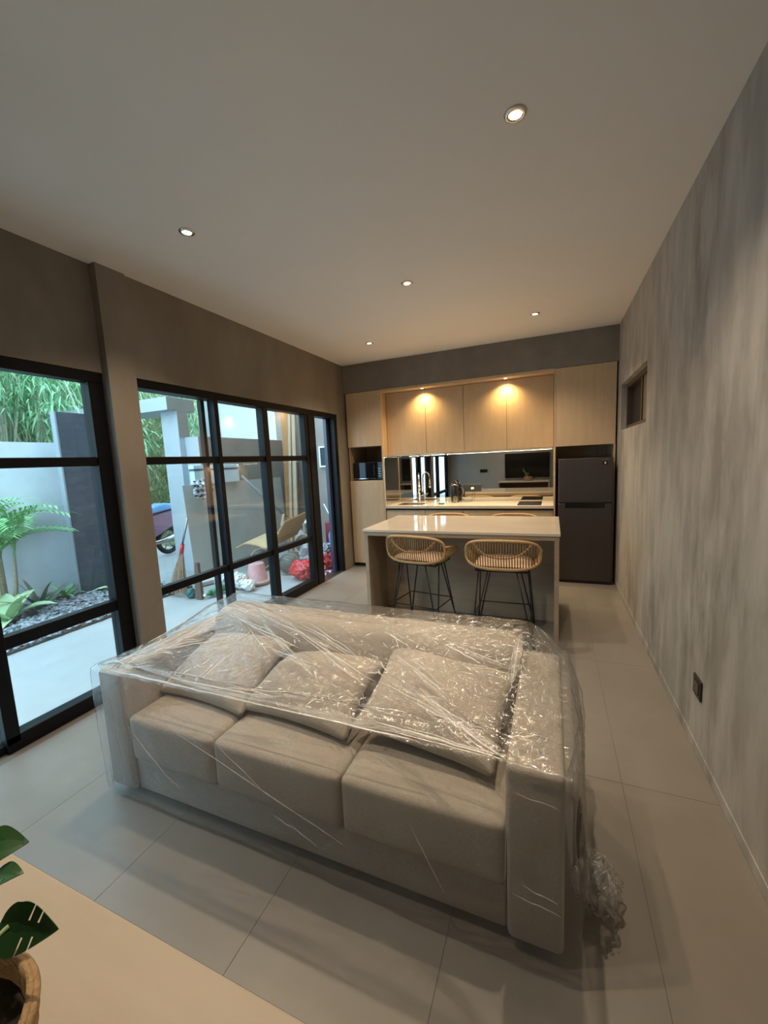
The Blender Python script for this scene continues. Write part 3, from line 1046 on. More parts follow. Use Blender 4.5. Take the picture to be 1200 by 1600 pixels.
rng = random.Random(3)
ridges = []
FLc, FRc, BLc, BRc = (FX0 + .01, FY0 + .02), (FX1 - .17, FY0 + .03), (-1.86, 1.76), (-.14, 1.93)
for k in range(9):
    ridges.append((FLc, (-.95 + .18 * k + rng.uniform(-.1, .1), 1.17 + .012 * k + rng.uniform(0, .03)), rng.uniform(.004, .009), rng.uniform(.003, .006)))
for k in range(9):
    ridges.append(((-1.78 + rng.uniform(-.08, .12), 1.74 + rng.uniform(-.05, .1)), (-.6 + rng.uniform(-.5, .4), 1.22 + rng.uniform(0, .22)), rng.uniform(.004, .009), rng.uniform(.003, .006)))
for k in range(8):
    ridges.append((FRc, (-.9 + rng.uniform(-.5, .5), 1.45 + rng.uniform(-.1, .35)), rng.uniform(.003, .006), rng.uniform(.003, .007)))
for k in range(8):
    ridges.append((FLc, (-1.7 + rng.uniform(-.2, .25), 1.5 + rng.uniform(-.1, .4)), rng.uniform(.003, .007), rng.uniform(.004, .009)))
for k in range(5):
    ridges.append((BRc, (-.5 + rng.uniform(-.3, .2), 1.6 + rng.uniform(-.2, .2)), rng.uniform(.003, .006), rng.uniform(.003, .007)))


def sm(x):
    x = max(0.0, min(1.0, x))
    return x * x * (3 - 2 * x)


def film_z(x, y):
    ty = max(0.0, min(1.0, (y - FY0) / (1.74 - FY0)))
    zm = .672 + .112 * ty
    e = min(x - FX0, FX1 - x)
    wx = max(0.0, min(1.0, (e - .02) / .17))
    wx = wx * (2 - wx)
    z = .664 + (zm - .664) * wx
    # gentle hang between arm and back
    z -= .012 * math.sin(math.pi * ty) * wx
    return z


def film_disp(x, y):
    d = 0.0
    for a, b, wd, am in ridges:
        d += seg_ridge((x, y), a, b, wd, am)
    right = sm((x + .9) / .9)
    d += .0035 * nz(x * 5 - y * 6, y * 26 + x * 12, 1.3) * (1 - .3 * right)
    d += (.002 + .0035 * right) * abs(nz(x * 30, y * 34, 7.7))
    d += (.0016 + .002 * right) * nz(x * 70, y * 60, 2.1)
    return d


def film_mesh():
    bm = B()
    nx, ny = 330, 130
    vs = [[None] * (ny + 1) for _ in range(nx + 1)]
    for i in range(nx + 1):
        for j in range(ny + 1):
            x = FX0 + (FX1 - FX0) * i / nx
            y = FY0 + (FY1 - FY0) * j / ny
            vs[i][j] = bm.verts.new((x, y, film_z(x, y) + film_disp(x, y)))
    for i in range(nx):
        for j in range(ny):
            bm.faces.new((vs[i][j], vs[i + 1][j], vs[i + 1][j + 1], vs[i][j + 1]))
    loop = [(vs[i][0], (0, -1)) for i in range(nx)] + [(vs[nx][j], (1, 0)) for j in range(ny)] + \
           [(vs[i][ny], (0, 1)) for i in range(nx, 0, -1)] + [(vs[0][j], (-1, 0)) for j in range(ny, 0, -1)]
    n = len(loop)
    prev = [v for v, _ in loop]
    # smoothed outward directions round the corners
    dirs = []
    for k in range(n):
        d = Vector((0, 0))
        for q in range(-14, 15):
            d += Vector(loop[(k + q) % n][1])
        dirs.append(d.normalized())
    K = 36
    top = [v.co.copy() for v in prev]
    acc = 0.0
    for r_ in range(1, K + 1):
        s = r_ / K
        ring = []
        for k in range(n):
            c, d = top[k], dirs[k]
            along = k * .013
            bul = .012 * math.sin(min(1, s * 6) * math.pi / 2)
            fold = .010 * s * nz(along * 5, s * 1.5, 3.3) + .006 * nz(along * 9 + s * 4, s * 9, 9.1) * min(1, s * 3) + .003 * nz(along * 40, s * 30, 4)
            if d.x > .3:       # loose bulging film on the wall side, fullest low down at the front
                yy = (c.y - FY0) / (FY1 - FY0)
                bul += d.x * (.055 * math.sin(math.pi * min(1, s * 1.1)) * (.30 + .70 * yy) + .008 * s)
                fold *= 2.6
                fold += .018 * nz(along * 3, s * 6, 1.7) * sm(s * 3)
                fold *= (.35 + .65 * yy) * (1 - .55 * s)
            elif d.x < -.3:
                bul *= .5
                fold *= .7
            if d.y < -.5:
                bul *= .55
                fold *= .55
                bul += .010 * s ** 4 * sm((c.x + .8) / .8) - .012 * s ** 3 * sm((-c.x - .5) / .5)
            if d.y > .5:
                bul += .03 * s
            z = c.z * (1 - s) + (.03 if d.y < -.3 else .012) * s
            o = bul + fold + .004
            ring.append(bm.verts.new((c.x + d.x * o, c.y + d.y * o, z)))
        for k in range(n):
            bm.faces.new((prev[k], prev[(k + 1) % n], ring[(k + 1) % n], ring[k]))
        prev = ring
    return bm


wrap = thing('plastic_wrap', 'clear crinkled plastic film draped over the beige sofa', 'plastic film', (-1.0, 1.555, 0))
obj('film_sheet', film_mesh(), FILM, wrap, smooth=True)

FOLD_LINES = [((-1.979, 1.122), (-1.255, 1.114)), ((-1.93, 1.121), (-0.951, 1.13)), ((-1.739, 1.135), (-0.803, 1.14)), ((-1.561, 1.135), (-0.596, 1.14)), ((-1.302, 1.14), (-0.424, 1.142)), ((-1.583, 1.162), (-0.989, 1.176)), ((-1.301, 1.159), (-0.94, 1.212)), ((-0.956, 1.14), (-0.4, 1.142)),
((-1.713, 1.645), (-1.766, 1.492)), ((-1.72, 1.678), (-1.085, 1.499)), ((-1.497, 1.604), (-1.18, 1.407)), ((-1.427, 1.649), (-0.923, 1.35)), ((-1.227, 1.469), (-0.949, 1.393)), ((-1.326, 1.681), (-0.637, 1.368)), ((-1.193, 1.664), (-0.782, 1.496)), ((-1.552, 1.722), (-0.927, 1.524)), ((-0.949, 1.393), (-0.896, 1.333)),
((-0.623, 1.553), (-0.352, 1.368)), ((-0.565, 1.557), (-0.49, 1.498)), ((-0.644, 1.385), (-0.357, 1.288)), ((-0.486, 1.318), (-0.126, 1.155)), ((-0.408, 1.305), (-0.115, 1.14)), ((-0.661, 1.242), (-0.457, 1.233)), ((-0.584, 1.185), (-0.125, 1.145)), ((-0.507, 1.381), (-0.168, 1.19)),
((-1.977, 1.151), (-1.74, 1.468)), ((-1.938, 1.171), (-1.736, 1.621)), ((-1.882, 1.18), (-1.742, 1.556)), ((-1.828, 1.239), (-1.728, 1.499)), ((-1.927, 1.14), (-1.714, 1.218)), ((-1.445, 1.145), (-1.778, 1.145)), ((-1.832, 1.313), (-1.584, 1.444)), ((-1.511, 1.15), (-1.551, 1.255)), ((-1.396, 1.148), (-1.419, 1.378)),
((-0.106, 1.14), (0.049, 1.14)), ((-0.115, 1.242), (-0.001, 1.268)), ((-0.455, 1.682), (-0.144, 1.578)), ((-0.292, 1.563), (-0.152, 1.538)), ((-0.124, 1.825), (-0.137, 1.505)), ((-0.742, 1.698), (-0.582, 1.607)), ((-0.69, 1.495), (-0.607, 1.432))]


def ribbon(bm, pts, nrm, wd, hgt):
    prev = None
    k = len(pts)
    for i, p in enumerate(pts):
        d = (pts[min(i + 1, k - 1)] - pts[max(i - 1, 0)]).normalized()
        s_ = d.cross(nrm).normalized()
        e = math.sin(math.pi * min(1, max(0, i / (k - 1)))) ** .6
        a = bm.verts.new(p - s_ * wd * (e + .05))
        b = bm.verts.new(p + nrm * hgt * e)
        c = bm.verts.new(p + s_ * wd * (e + .05))
        if prev:
            bm.faces.new((prev[0], prev[1], b, a))
            bm.faces.new((prev[1], prev[2], c, b))
        prev = (a, b, c)


def film_glint_folds():  # folds as milky ribbons, their white standing in for highlights
    bm = B()
    rf = random.Random(12)
    up_ = Vector((0, 0, 1))

    def line(a, b, wd, hg, n=16):
        pts = []
        ph = rf.uniform(0, 9)
        for i in range(n):
            t_ = i / (n - 1)
            x, y = a[0] + (b[0] - a[0]) * t_, a[1] + (b[1] - a[1]) * t_
            x = max(FX0 + .004, min(FX1 - .004, x + .004 * nz(t_ * 3, ph)))
            y = max(FY0 + .003, min(FY1 - .004, y + .007 * nz(t_ * 3, ph + 4)))
            pts.append(Vector((x, y, film_z(x, y) + film_disp(x, y) + .0025)))
        ribbon(bm, pts, up_, wd, hg)

    for a, b in FOLD_LINES:
        line(a, b, rf.uniform(.0022, .0042), rf.uniform(.002, .005))
        for q in range(2):
            o1, o2 = rf.uniform(-.03, .03), rf.uniform(-.05, .05)
            t0, t1 = rf.uniform(0, .4), rf.uniform(.6, 1.05)
            pa = (a[0] + (b[0] - a[0]) * t0 + o1 * .5, a[1] + (b[1] - a[1]) * t0 + o1)
            pb = (a[0] + (b[0] - a[0]) * t1 + o2 * .5, a[1] + (b[1] - a[1]) * t1 + o2)
            line(pa, pb, rf.uniform(.001, .0026), rf.uniform(.001, .004), 10)
    # short crinkles with painted white glints, densest over the right armrest, the right end of the back and the left cushion
    for (cx, cy, sx, sy, n_, l_, dr) in ((-.045, 1.55, .07, .26, 300, .05, 1.1), (-.32, 1.76, .20, .08, 300, .05, .4), (-.5, 1.50, .22, .16, 140, .05, -.5),
                                         (-1.55, 1.40, .2, .16, 120, .06, .5), (-.85, 1.24, .12, .04, 70, .06, .1), (-1.93, 1.45, .05, .2, 60, .08, 1.3), (-1.0, 1.82, .5, .06, 60, .05, .1)):
        for q in range(n_):
            x, y = rf.gauss(cx, sx), rf.gauss(cy, sy)
            if not (FX0 + .03 < x < FX1 - .03 and FY0 + .03 < y < FY1 - .03):
                continue
            a_ = dr + rf.gauss(0, .7)
            l2 = l_ * rf.uniform(.2, 1)
            line((x, y), (x + l2 * math.cos(a_), y + l2 * math.sin(a_)), rf.uniform(.0008, .0026), rf.uniform(.001, .004), 5)
    # painted glints on the gathered film at the right end
    for q in range(60):
        a_, b_ = rf.uniform(0, 6.28), rf.uniform(-.9, 1.3)
        d_ = Vector((math.cos(a_) * math.cos(b_), math.sin(a_) * math.cos(b_), math.sin(b_)))
        c_ = Vector((.135, 1.37, .13)) + Vector((d_.x * .065, d_.y * .085, d_.z * .09)) * rf.uniform(.85, 1.1)
        t_ = d_.cross(Vector((rf.uniform(-1, 1), rf.uniform(-1, 1), rf.uniform(-1, 1)))).normalized() * rf.uniform(.006, .022)
        if c_.z - abs(t_.z) < .01:
            continue
        ribbon(bm, [c_ - t_, c_ + d_ * .003, c_ + t_], d_, rf.uniform(.0008, .0024), .004)
    # white streaks painted on the hanging front, one for the arm-edge highlight
    for a, b in (((-1.554, .49), (-.637, .197)), ((-1.0, .235), (-.90, .20)), ((-.94, .226), (-.80, .164)), ((-1.295, .49), (-1.0, .30)), ((-1.81, .43), (-1.52, .19)),
                 ((-.435, .39), (-.31, .15)), ((-.108, .26), (.035, .235)), ((-.12, .64), (-.128, .25)), ((-1.9, .60), (-1.86, .1)), ((-1.6, .25), (-1.5, .2)), ((-.10, .60), (.03, .58)), ((-.08, .30), (.03, .27))):
        pts = [Vector((a[0] + (b[0] - a[0]) * i / 11, FY0 - .018, a[1] + (b[1] - a[1]) * i / 11 + .006 * nz(i * .4, a[0] * 7))) for i in range(12)]
        ribbon(bm, pts, Vector((0, -1, 0)), rf.uniform(.0012, .0025), .003)
    return bm


def film_haze():  # broad milky ribbons that paint hazy sheen over the film
    bm = B()
    rf = random.Random(31)
    for a, b in FOLD_LINES:
        ln = math.hypot(b[0] - a[0], b[1] - a[1])
        if ln < .2 or rf.random() < .25:
            continue
        o = rf.uniform(-.02, .02)
        pts = []
        for i in range(20):
            t_ = i / 19
            x = max(FX0 + .03, min(FX1 - .03, a[0] + (b[0] - a[0]) * t_))
            y = max(FY0 + .03, min(FY1 - .03, a[1] + (b[1] - a[1]) * t_ + o))
            pts.append(Vector((x, y, film_z(x, y) + film_disp(x, y) + .0012)))
        ribbon(bm, pts, Vector((0, 0, 1)), rf.uniform(.008, .020), .003)
    return bm


obj('film_haze_bands', film_haze(), HAZE, wrap, smooth=True, kind='stuff')
obj('film_glint_folds', film_glint_folds(), FOLD, wrap, smooth=True, kind='stuff')


def crumple(c, r, seed, n=44, squash=(1, 1, 1), amp=.35):
    bm = B()
    bmesh.ops.create_icosphere(bm, subdivisions=5, radius=1)
    for v in bm.verts:
        p = v.co.copy()
        d = 1 + amp * nz(p.x * 1.7 + seed, p.y * 1.7, p.z * 1.7) + amp * .9 * abs(nz(p.x * 4 + seed, p.y * 4, p.z * 4)) + amp * .4 * abs(nz(p.x * 9, p.y * 9 + seed, p.z * 9)) - amp * .4
        p = p * d * r
        v.co = Vector(c) + Vector((p.x * squash[0], p.y * squash[1], p.z * squash[2]))
        v.co.z = max(v.co.z, .004)
    return bm


obj('gathered_end', crumple((.130, 1.36, .135), .066, 2.2, squash=(.8, 1.1, 1.25), amp=.5), FILM2, wrap, smooth=True)
obj('gathered_end', crumple((.170, 1.42, .085), .048, 5.2, squash=(1.1, 1.3, 1.0), amp=.5), FILM2, wrap, smooth=True)
# dark cardboard corner caught inside the loose film
single('packing_card', prism(B(), [(0, 0), (.10, 0), (.12, .10), (.05, .22), (0, .20)], .004, lambda u, v, w_: Vector((.088 + w_ + .03 * v, 1.38 + u, .16 + v))),
       surf('grey_brown_card', (0.10, 0.08, 0.065), rough=0.8), 'dark torn piece of card caught in the film at the right end of the sofa', 'card')

# ------------------------------------------------------------------ console, plant and tv by the camera
TZ = .862
t = thing('console_table', 'long pale wooden console top in the foreground with a potted plant', 'console table', (-.72, .1, 0))
obj('table_top', bx(-1.42, -.06, YW + .004, .354, TZ - .03, TZ), PLY, t, bev=.004)
obj('end_panel', bx(-1.42, -1.385, YW + .004, .335, 0, TZ - .0305), PLY, t)
obj('end_panel', bx(-.095, -.06, YW + .004, .335, 0, TZ - .0305), PLY, t)
obj('shelf', bx(-1.384, -.096, YW + .01, .33, .42, .45), PLY, t)
obj('back_panel', bx(-1.384, -.096, YW + .004, YW + .009, .0, TZ - .0305), BROWNB, t)
t = thing('television', 'large black television on the wall behind the console', 'television', (-.63, YW + .03, .93))
obj('body', bx(-1.26, -.06, YW + .02, YW + .055, .94, 1.64), BLK_MATT, t, bev=.004)
obj('screen', bx(-1.25, -.07, YW + .0555, YW + .058, .952, 1.63), TVM, t)
obj('wall_bracket', bx(-.85, -.45, YW + .001, YW + .0195, 1.1, 1.45), IRON, t)
t = thing('switch_plate', 'black double switch plate on the wall beside the television', 'switch', (-1.87, YW + .006, 1.15))
obj('cover_plate', bx(-1.98, -1.76, YW + .0005, YW + .012, 1.13, 1.22), BLK_MATT, t, bev=.003, seg=1)
obj('rocker', bx(-1.965, -1.875, YW + .0121, YW + .016, 1.145, 1.205), BLK_GLOSS, t)
obj('rocker', bx(-1.865, -1.775, YW + .0121, YW + .016, 1.145, 1.205), BLK_GLOSS, t)
# wall socket on the right wall
t = thing('wall_socket', 'black socket low on the streaked cement wall at right', 'socket', (XR, 2.385, .31))
obj('cover_plate', bx(XR - .010, XR - .0003, 2.328, 2.442, .308, .412), BLK_MATT, t, bev=.003, seg=1)
obj('insert', bx(XR - .013, XR - .0101, 2.352, 2.418, .33, .39), BLK_GLOSS, t)

# potted monstera
pc = Vector((-.62, .11, TZ))
t = thing('potted_plant', 'green split-leaf plant in a woven basket pot on the console', 'plant', tuple(pc))
bm = B()
prof = [(.0, .001), (.090, .001), (.101, .05), (.110, .118), (.103, .120), (.094, .05), (0, .045)]
lathe(bm, [(r_, TZ + z_) for r_, z_ in prof], 40, (pc.x, pc.y, 0))
obj('basket_pot', bm, BASKET, t, smooth=True)
bm = B()
for q in range(7):
    z_ = .010 + .017 * q
    rr = .090 + .020 * (z_ / .118) + .001
    tube(bm, [(pc.x + rr * math.cos(a_ * math.pi / 24), pc.y + rr * math.sin(a_ * math.pi / 24), TZ + z_) for a_ in range(48)], .0055, 6, True)
obj('weave_rings', bm, BASKET, t, smooth=True)
obj('soil', lathe(B(), [(0, TZ + .095), (.099, TZ + .09)], 30, (pc.x, pc.y, 0)), SOIL, t)


def monstera(size, notch):
    """outline of one split leaf, stem end at origin, tip at +u"""
    half = []
    N = 40
    for i in range(N + 1):
        s = i / N
        wv = .52 * math.sin(math.pi * s ** .62) ** .85 * (1 - .18 * s)
        u = -.12 + 1.12 * s - .10 * (1 - s) * (1 if s < .2 else 0)
        half.append((u, wv))
    out = []
    for i, (u, v) in enumerate(half):
        s = i / N
        out.append((u, v))
        for q in notch:
            if abs(s - q) < .5 / N:
                out.append((u - .03, v * .25 + .03))
                out.append((u + .012, v * .26 + .03))
    left = [(u, -v) for u, v in out[::-1]]
    return [(u * size, v * size) for u, v in out + left[1:-1]]


RTV, UPV, FWV = Vector((.923, .381, -.047)), Vector((-.004, .132, .991)), Vector((-.384, .915, -.124))


def leaf(parent, base, axis, nrm, size, notch, cur=.25):
    bm = B()
    ol = monstera(size, notch)
    u_ = Vector(axis).normalized()
    n_ = Vector(nrm)
    n_ = (n_ - u_ * n_.dot(u_)).normalized()
    v_ = n_.cross(u_)
    M = Matrix((u_, v_, n_)).transposed().to_4x4()
    M.translation = Vector(base)
    vs = [bm.verts.new((u, v, 0)) for u, v in ol]
    f = bm.faces.new(vs)
    bmesh.ops.triangulate(bm, faces=[f])
    bmesh.ops.subdivide_edges(bm, edges=[e for e in bm.edges if e.calc_length() > size * .2], cuts=2)
    bmesh.ops.triangulate(bm, faces=bm.faces)
    r_ = bmesh.ops.extrude_face_region(bm, geom=bm.faces[:])
    bmesh.ops.translate(bm, verts=[q for q in r_['geom'] if isinstance(q, bmesh.types.BMVert)], vec=(0, 0, .0010))
    for v in bm.verts:
        p = v.co
        p.z += abs(p.y) * .18 - cur * p.x * p.x / size
        v.co = M @ p
    lf = obj('leaf', bm, GREEN, parent, smooth=False)
    st_ = B()
    e0 = M @ Vector((0, 0, 0))
    b0 = Vector((pc.x + (e0.x - pc.x) * .25, pc.y + (e0.y - pc.y) * .25, TZ + .09))
    mid = (b0 + e0) / 2 + Vector((-.02, -.01, .02))
    tube(st_, [b0, mid, e0], .003, 6)
    obj('stalk', st_, GREEN_L, lf, smooth=True)


for base, axis, nrm, sz, nt_ in (
        ((-.596, .205, 1.052), RTV * .95 - UPV * .20, -FWV + UPV * .5, .052, (.45, .62)),
        ((-.640, .215, 1.085), RTV * .9 + UPV * .42, -FWV * .25 + UPV + RTV * -.4, .034, (.55,)),
        ((-.68, .225, 1.10), RTV + UPV * .35, -FWV * .45 + UPV * .7, .05, ()),
        ((-.665, .165, 1.07), RTV + UPV * .05, -FWV + UPV * .4, .06, (.4, .6)),
        ((-.69, .12, 1.12), -RTV + UPV * .2, -FWV + UPV, .08, (.4, .6)),
        ((-.62, .04, 1.08), RTV * .1 - FWV + UPV * .2, UPV, .07, (.4, .6)),
        ((-.72, .19, 1.16), UPV - RTV * .5, -FWV, .07, (.4, .6))):
    leaf(t, base, axis, nrm, sz, nt_)

# ------------------------------------------------------------------ outside
struct('ground', bx(-16, XO, -6, 14, -.2, -.012), PATIO)
HOUSE = surf('house_render', (0.34, 0.31, 0.28), (0.42, 0.39, 0.35), 1.5, rough=0.85)
# unseen upper storey added to darken and tint the yard; closing wing made tall likewise
struct('wall_upper_blocker', bx(XO - .02, XR + .16, YW - .2, 9, H + .125, 5.6), HOUSE)
struct('wall_yard', bx(-5.12, XO - .0, 6.8, 7.0, -.1, 5.6), YWALL)
struct('wall_side', bx(XO, XL - .02, YK + .11, 6.79, -.1, H + .12), HOUSE)
w4 = empty_struct('window_4', (-4.0, 6.79, 1.56))
bm = B()
for a_ in ((-4.14, -3.80, 1.53, 1.56), (-4.14, -3.80, 1.90, 1.93), (-4.14, -4.11, 1.56, 1.90), (-3.83, -3.80, 1.56, 1.90)):
    box(bm, a_[0], a_[1], 6.76, 6.799, a_[2], a_[3])
obj('frame', bm, WHITE, w4)
for q in range(3):
    obj('louvre', bx(-4.11, -3.83, 6.775, 6.785, 1.562 + .113 * q, 1.67 + .113 * q), surf('dark_louvre_glass', (0.05, 0.07, 0.08), rough=0.2), w4)
# garden wall, gate panel, gravel bed
struct('wall_garden', bx(-6.28, -6.10, -4, 3.46, -.1, 2.035), GWALL)
struct('gravel_bed', bx(-6.10, -4.57, -4, 3.95, -.05, .012), EARTH)
gb = bpy.data.objects['gravel_bed']
rg = random.Random(11)
bm = B()
tmpl = bmesh.new()
bmesh.ops.create_icosphere(tmpl, subdivisions=1, radius=1)
tv = [v.co.copy() for v in tmpl.verts]
tf = [[v.index for v in f.verts] for f in tmpl.faces]
tmpl.free()
for q in range(5200):
    x, y = rg.uniform(-6.02, -4.58), rg.uniform(.8, 3.93)
    if x < -5.2 - .3 * math.sin(y * 3) and y < 2.75 and rg.random() < .85:
        continue
    a_, b_, c_ = rg.uniform(.018, .042), rg.uniform(.016, .034), rg.uniform(.010, .018)
    M = Matrix.Translation((x, y, .014 + rg.uniform(0, .016))) @ Matrix.Rotation(rg.uniform(0, 6.3), 4, 'Z') @ Matrix.Rotation(rg.uniform(-.3, .3), 4, 'X')
    vv = [bm.verts.new(M @ Vector((p.x * a_, p.y * b_, p.z * c_))) for p in tv]
    for f in tf:
        bm.faces.new([vv[i] for i in f])
o = obj('pebbles', bm, PEBBLE, gb, smooth=True)
o['kind'] = 'stuff'
t = thing('gate_panel', 'tall dark grey panel standing at the end of the garden wall', 'panel', (-5.77, 3.46, 0))
obj('leaf_panel', bx(-5.80, -5.745, 3.215, 3.725, .02, 2.40), SLATE, t, bev=.004, seg=1)
obj('edge_post', bx(-5.825, -5.74, 3.195, 3.2145, .0, 2.40), surf('grey_edge', (0.30, 0.34, 0.38), rough=0.6), t)
# gate pillar with beam
t = thing('gate_pillar', 'cement gate pillar carrying a cement beam beside the yard wall', 'pillar', (-5.3, 4.75, 0))
PILL = surf('pillar_render', (0.40, 0.435, 0.47), (0.47, 0.505, 0.54), 1.4, rough=0.85)
obj('pillar', bx(-5.62, -5.28, 4.61, 4.80, -.01, 2.50), PILL, t)
obj('beam', bx(-8.2, -5.28, 4.45, 4.95, 2.50, 2.69), PILL, t)
obj('shade_face', bx(-5.2795, -5.272, 4.45, 4.95, 2.50, 2.69), YWALL, t)  # brown slab paints shade on the house-facing end of the beam
obj('shade_face', bx(-5.2795, -5.272, 4.612, 4.80, 2.10, 2.4995), YWALL, t)  # same painted shade on the house-facing side of the pillar
struct('wall_low', bx(-5.56, -5.0, 4.72, 6.79, -.01, 2.10), YWALL)
struct('wall_low_skylit_face', bx(-5.60, -5.005, 4.712, 4.7195, -.01, 2.10), PILL)  # bluish slab paints sky light onto this end of the low wall
NBY = 6.86
# bright neighbouring house behind the low wall
struct('wall_neighbour', bx(-7.05, -6.6, NBY, 13, -.1, 6.0), NWALL)
# hill
bm = B()


def hill(u, v):
    x = -7.2 - 9 * u
    y = -6 + 22 * v
    z = -.05 + .85 * 9 * u + 1.0 * nz(x * .3, y * .3) * min(1, u * 5) + .25 * nz(x, y)
    return Vector((x, y, max(z, -.3)))


grid(bm, hill, 30, 60)
struct('hillside', bm, HILL, smooth=True)
rg = random.Random(5)
bm = B()


def blade(bm, p, d, l, wd, droop):
    d = Vector(d).normalized()
    s = d.cross(Vector((0, 0, 1)))
    if s.length < .1:
        s = Vector((1, 0, 0))
    s = s.normalized() * wd
    a = bm.verts.new(p - s * .3)
    b = bm.verts.new(p + s * .3)
    m_ = p + d * l * .5
    c = bm.verts.new(m_ + s)
    e = bm.verts.new(m_ - s)
    f_ = bm.verts.new(p + d * l + Vector((0, 0, -droop * l)))
    bm.faces.new((a, b, c, e))
    bm.faces.new((e, c, f_))


for q in range(26000):
    u = rg.random() ** 1.3 * .9
    y = rg.uniform(-1.0, 10.0)
    if u < .015:
        continue
    p = hill(u, (y + 6) / 22)
    blade(bm, p, (rg.uniform(-.6, .9), rg.uniform(-.8, .8), rg.uniform(.3, 1.4)), rg.uniform(.15, .55), rg.uniform(.008, .022), rg.uniform(0, .5))
o = obj('hillside_grass', bm, GRASSM, None, kind='stuff')
tag(o, 'tall dry grass and weeds covering the hillside beyond the garden wall', 'grass')


def make_bamboo(seed, label):
    rb = random.Random(seed)
    t = thing('bamboo_plant', label, 'bamboo', (0, 0, 0), 'bamboo plants on the hillside')
    lean = Vector((rb.uniform(.1, .9), rb.uniform(-.7, .7), 0))
    h_ = rb.uniform(3.2, 4.6)
    pts = []
    for i in range(11):
        s = i / 10
        pts.append(Vector((lean.x * s * s * 1.5, lean.y * s * s * 1.2, h_ * s * (1 - .12 * s * s))))
    bm = B()
    tube(bm, pts, [.034 * (1 - .75 * i / 10) for i in range(11)], 6)
    for b_ in range(9):
        d = Vector((rb.uniform(-.25, .35), rb.uniform(-.4, .4), rb.uniform(1.2, 2.6)))
        tube(bm, [Vector((rb.uniform(-.2, .2), rb.uniform(-.25, .25), 0)), d * .5 + Vector((.02, 0, 0)), d], [.020, .015, .007], 5)
    culm = obj('culm', bm, BAMB_C, t, smooth=True)
    bm = B()
    for q in range(400):
        s = rb.uniform(.32, 1.0)
        k = min(9, int(s * 10))
        p = pts[k].lerp(pts[k + 1], s * 10 - k)
        br = Vector((rb.gauss(.1, .42), rb.gauss(0, .42), rb.gauss(0, .16)))
        blade(bm, p + br * (.35 + .6 * s), (br.x + rb.uniform(-.3, .3), br.y + rb.uniform(-.3, .3), rb.uniform(-.7, .25)), rb.uniform(.16, .34), rb.uniform(.010, .02), .3)
    lf = obj('foliage', bm, BAMB_L, t)
    lf['kind'] = 'stuff'
    return t


protos = [make_bamboo(s, 'slender green bamboo plant with pale stems on the hillside') for s in (21, 22, 23)]
rg = random.Random(9)
spots = []
for q in range(84):
    u = rg.uniform(.05, .55)
    y = rg.uniform(-.5, 5.0)
    if q % 6 == 0:
        u, y = rg.uniform(.10, .45), rg.uniform(5.2, 8.5)
    spots.append((u, y))
for i, (u, y) in enumerate(spots):
    p = hill(u, (y + 6) / 22)
    p.z -= .05
    rz = rg.uniform(0, 6.28)
    sc = rg.uniform(.75, 1.15)
    if i < 3:
        protos[i].location = p
        protos[i].rotation_euler = (0, 0, rz)
    else:
        dup(protos[i % 3], p, rz, 'slender green bamboo plant with pale stems on the hillside', 'bamboo plants on the hillside', sc)


# garden plants ---------------------------------------------------------------------
def strap(bm, p, yaw, el, l, wd, curl, n=7, taper=1.0):
    d = Vector((math.cos(yaw), math.sin(yaw), 0))
    s = Vector((-math.sin(yaw), math.cos(yaw), 0))
    prev = None
    pos = Vector(p)
    e = el
    for i in range(n + 1):
        t_ = i / n
        wv = wd * (math.sin(math.pi * min(.999, .12 + .88 * t_)) ** .7 if taper else 1)
        cup = Vector((0, 0, wv * .35))
        a, b, c = bm.verts.new(pos - s * wv + cup), bm.verts.new(pos), bm.verts.new(pos + s * wv + cup)
        if prev:
            bm.faces.new((prev[0], prev[1], b, a))
            bm.faces.new((prev[1], prev[2], c, b))
        prev = (a, b, c)
        pos = pos + (d * math.cos(e) + Vector((0, 0, math.sin(e)))) * (l / n)
        e -= curl / n


def rosette(name, loc, n, l, wd, mat, label, el=(.5, 1.2), curl=.9, seed=1, stem=True):
    rb = random.Random(seed)
    t = thing(name, label, 'plant', loc)
    for i in range(n):
        bm = B()
        strap(bm, loc, i * 2.4 + rb.uniform(-.2, .2), rb.uniform(*el), l * rb.uniform(.75, 1.1), wd * rb.uniform(.8, 1.15), curl)
        obj('leaf', bm, mat, t, smooth=True)
    obj('crown', lathe(B(), [(.03, loc[2] - .01), (.02, loc[2] + .05), (0, loc[2] + .07)], 8, (loc[0], loc[1], 0)), TRUNK, t, smooth=True)
    return t


rosette('broadleaf_plant', (-5.55, 2.36, .012), 10, .46, .085, GREEN_L, 'pale green broad-leaved plant at the foot of the palm', seed=2, el=(.35, 1.25), curl=1.0)
rosette('spiky_plant', (-5.66, 2.70, .012), 12, .46, .026, GREEN_D, 'dark spiky-leaved plant on the gravel right of the broad-leaved plant', seed=3, el=(.5, 1.45), curl=.5)
rosette('small_plant', (-5.86, 3.08, .012), 9, .30, .028, GREEN_P, 'small green plant at the left foot of the dark grey panel', seed=4)
rosette('small_plant', (-5.56, 3.55, .012), 9, .26, .045, GREEN_L, 'small bright green plant at the right foot of the dark grey panel', seed=5, el=(.3, .9))
rosette('small_plant', (-5.92, 2.86, .012), 8, .24, .025, GREEN_D, 'small low plant beside the wall between the spiky plant and the panel', seed=8)
bm = B()
strap(bm, (-4.95, 2.42, .045), .4, .1, .24, .035, .4)
single('fallen_leaf', bm, surf('dry_leaf', (0.62, 0.55, 0.42), rough=0.8), 'dry pale fallen leaf lying on the gravel', 'leaf', smooth=True)
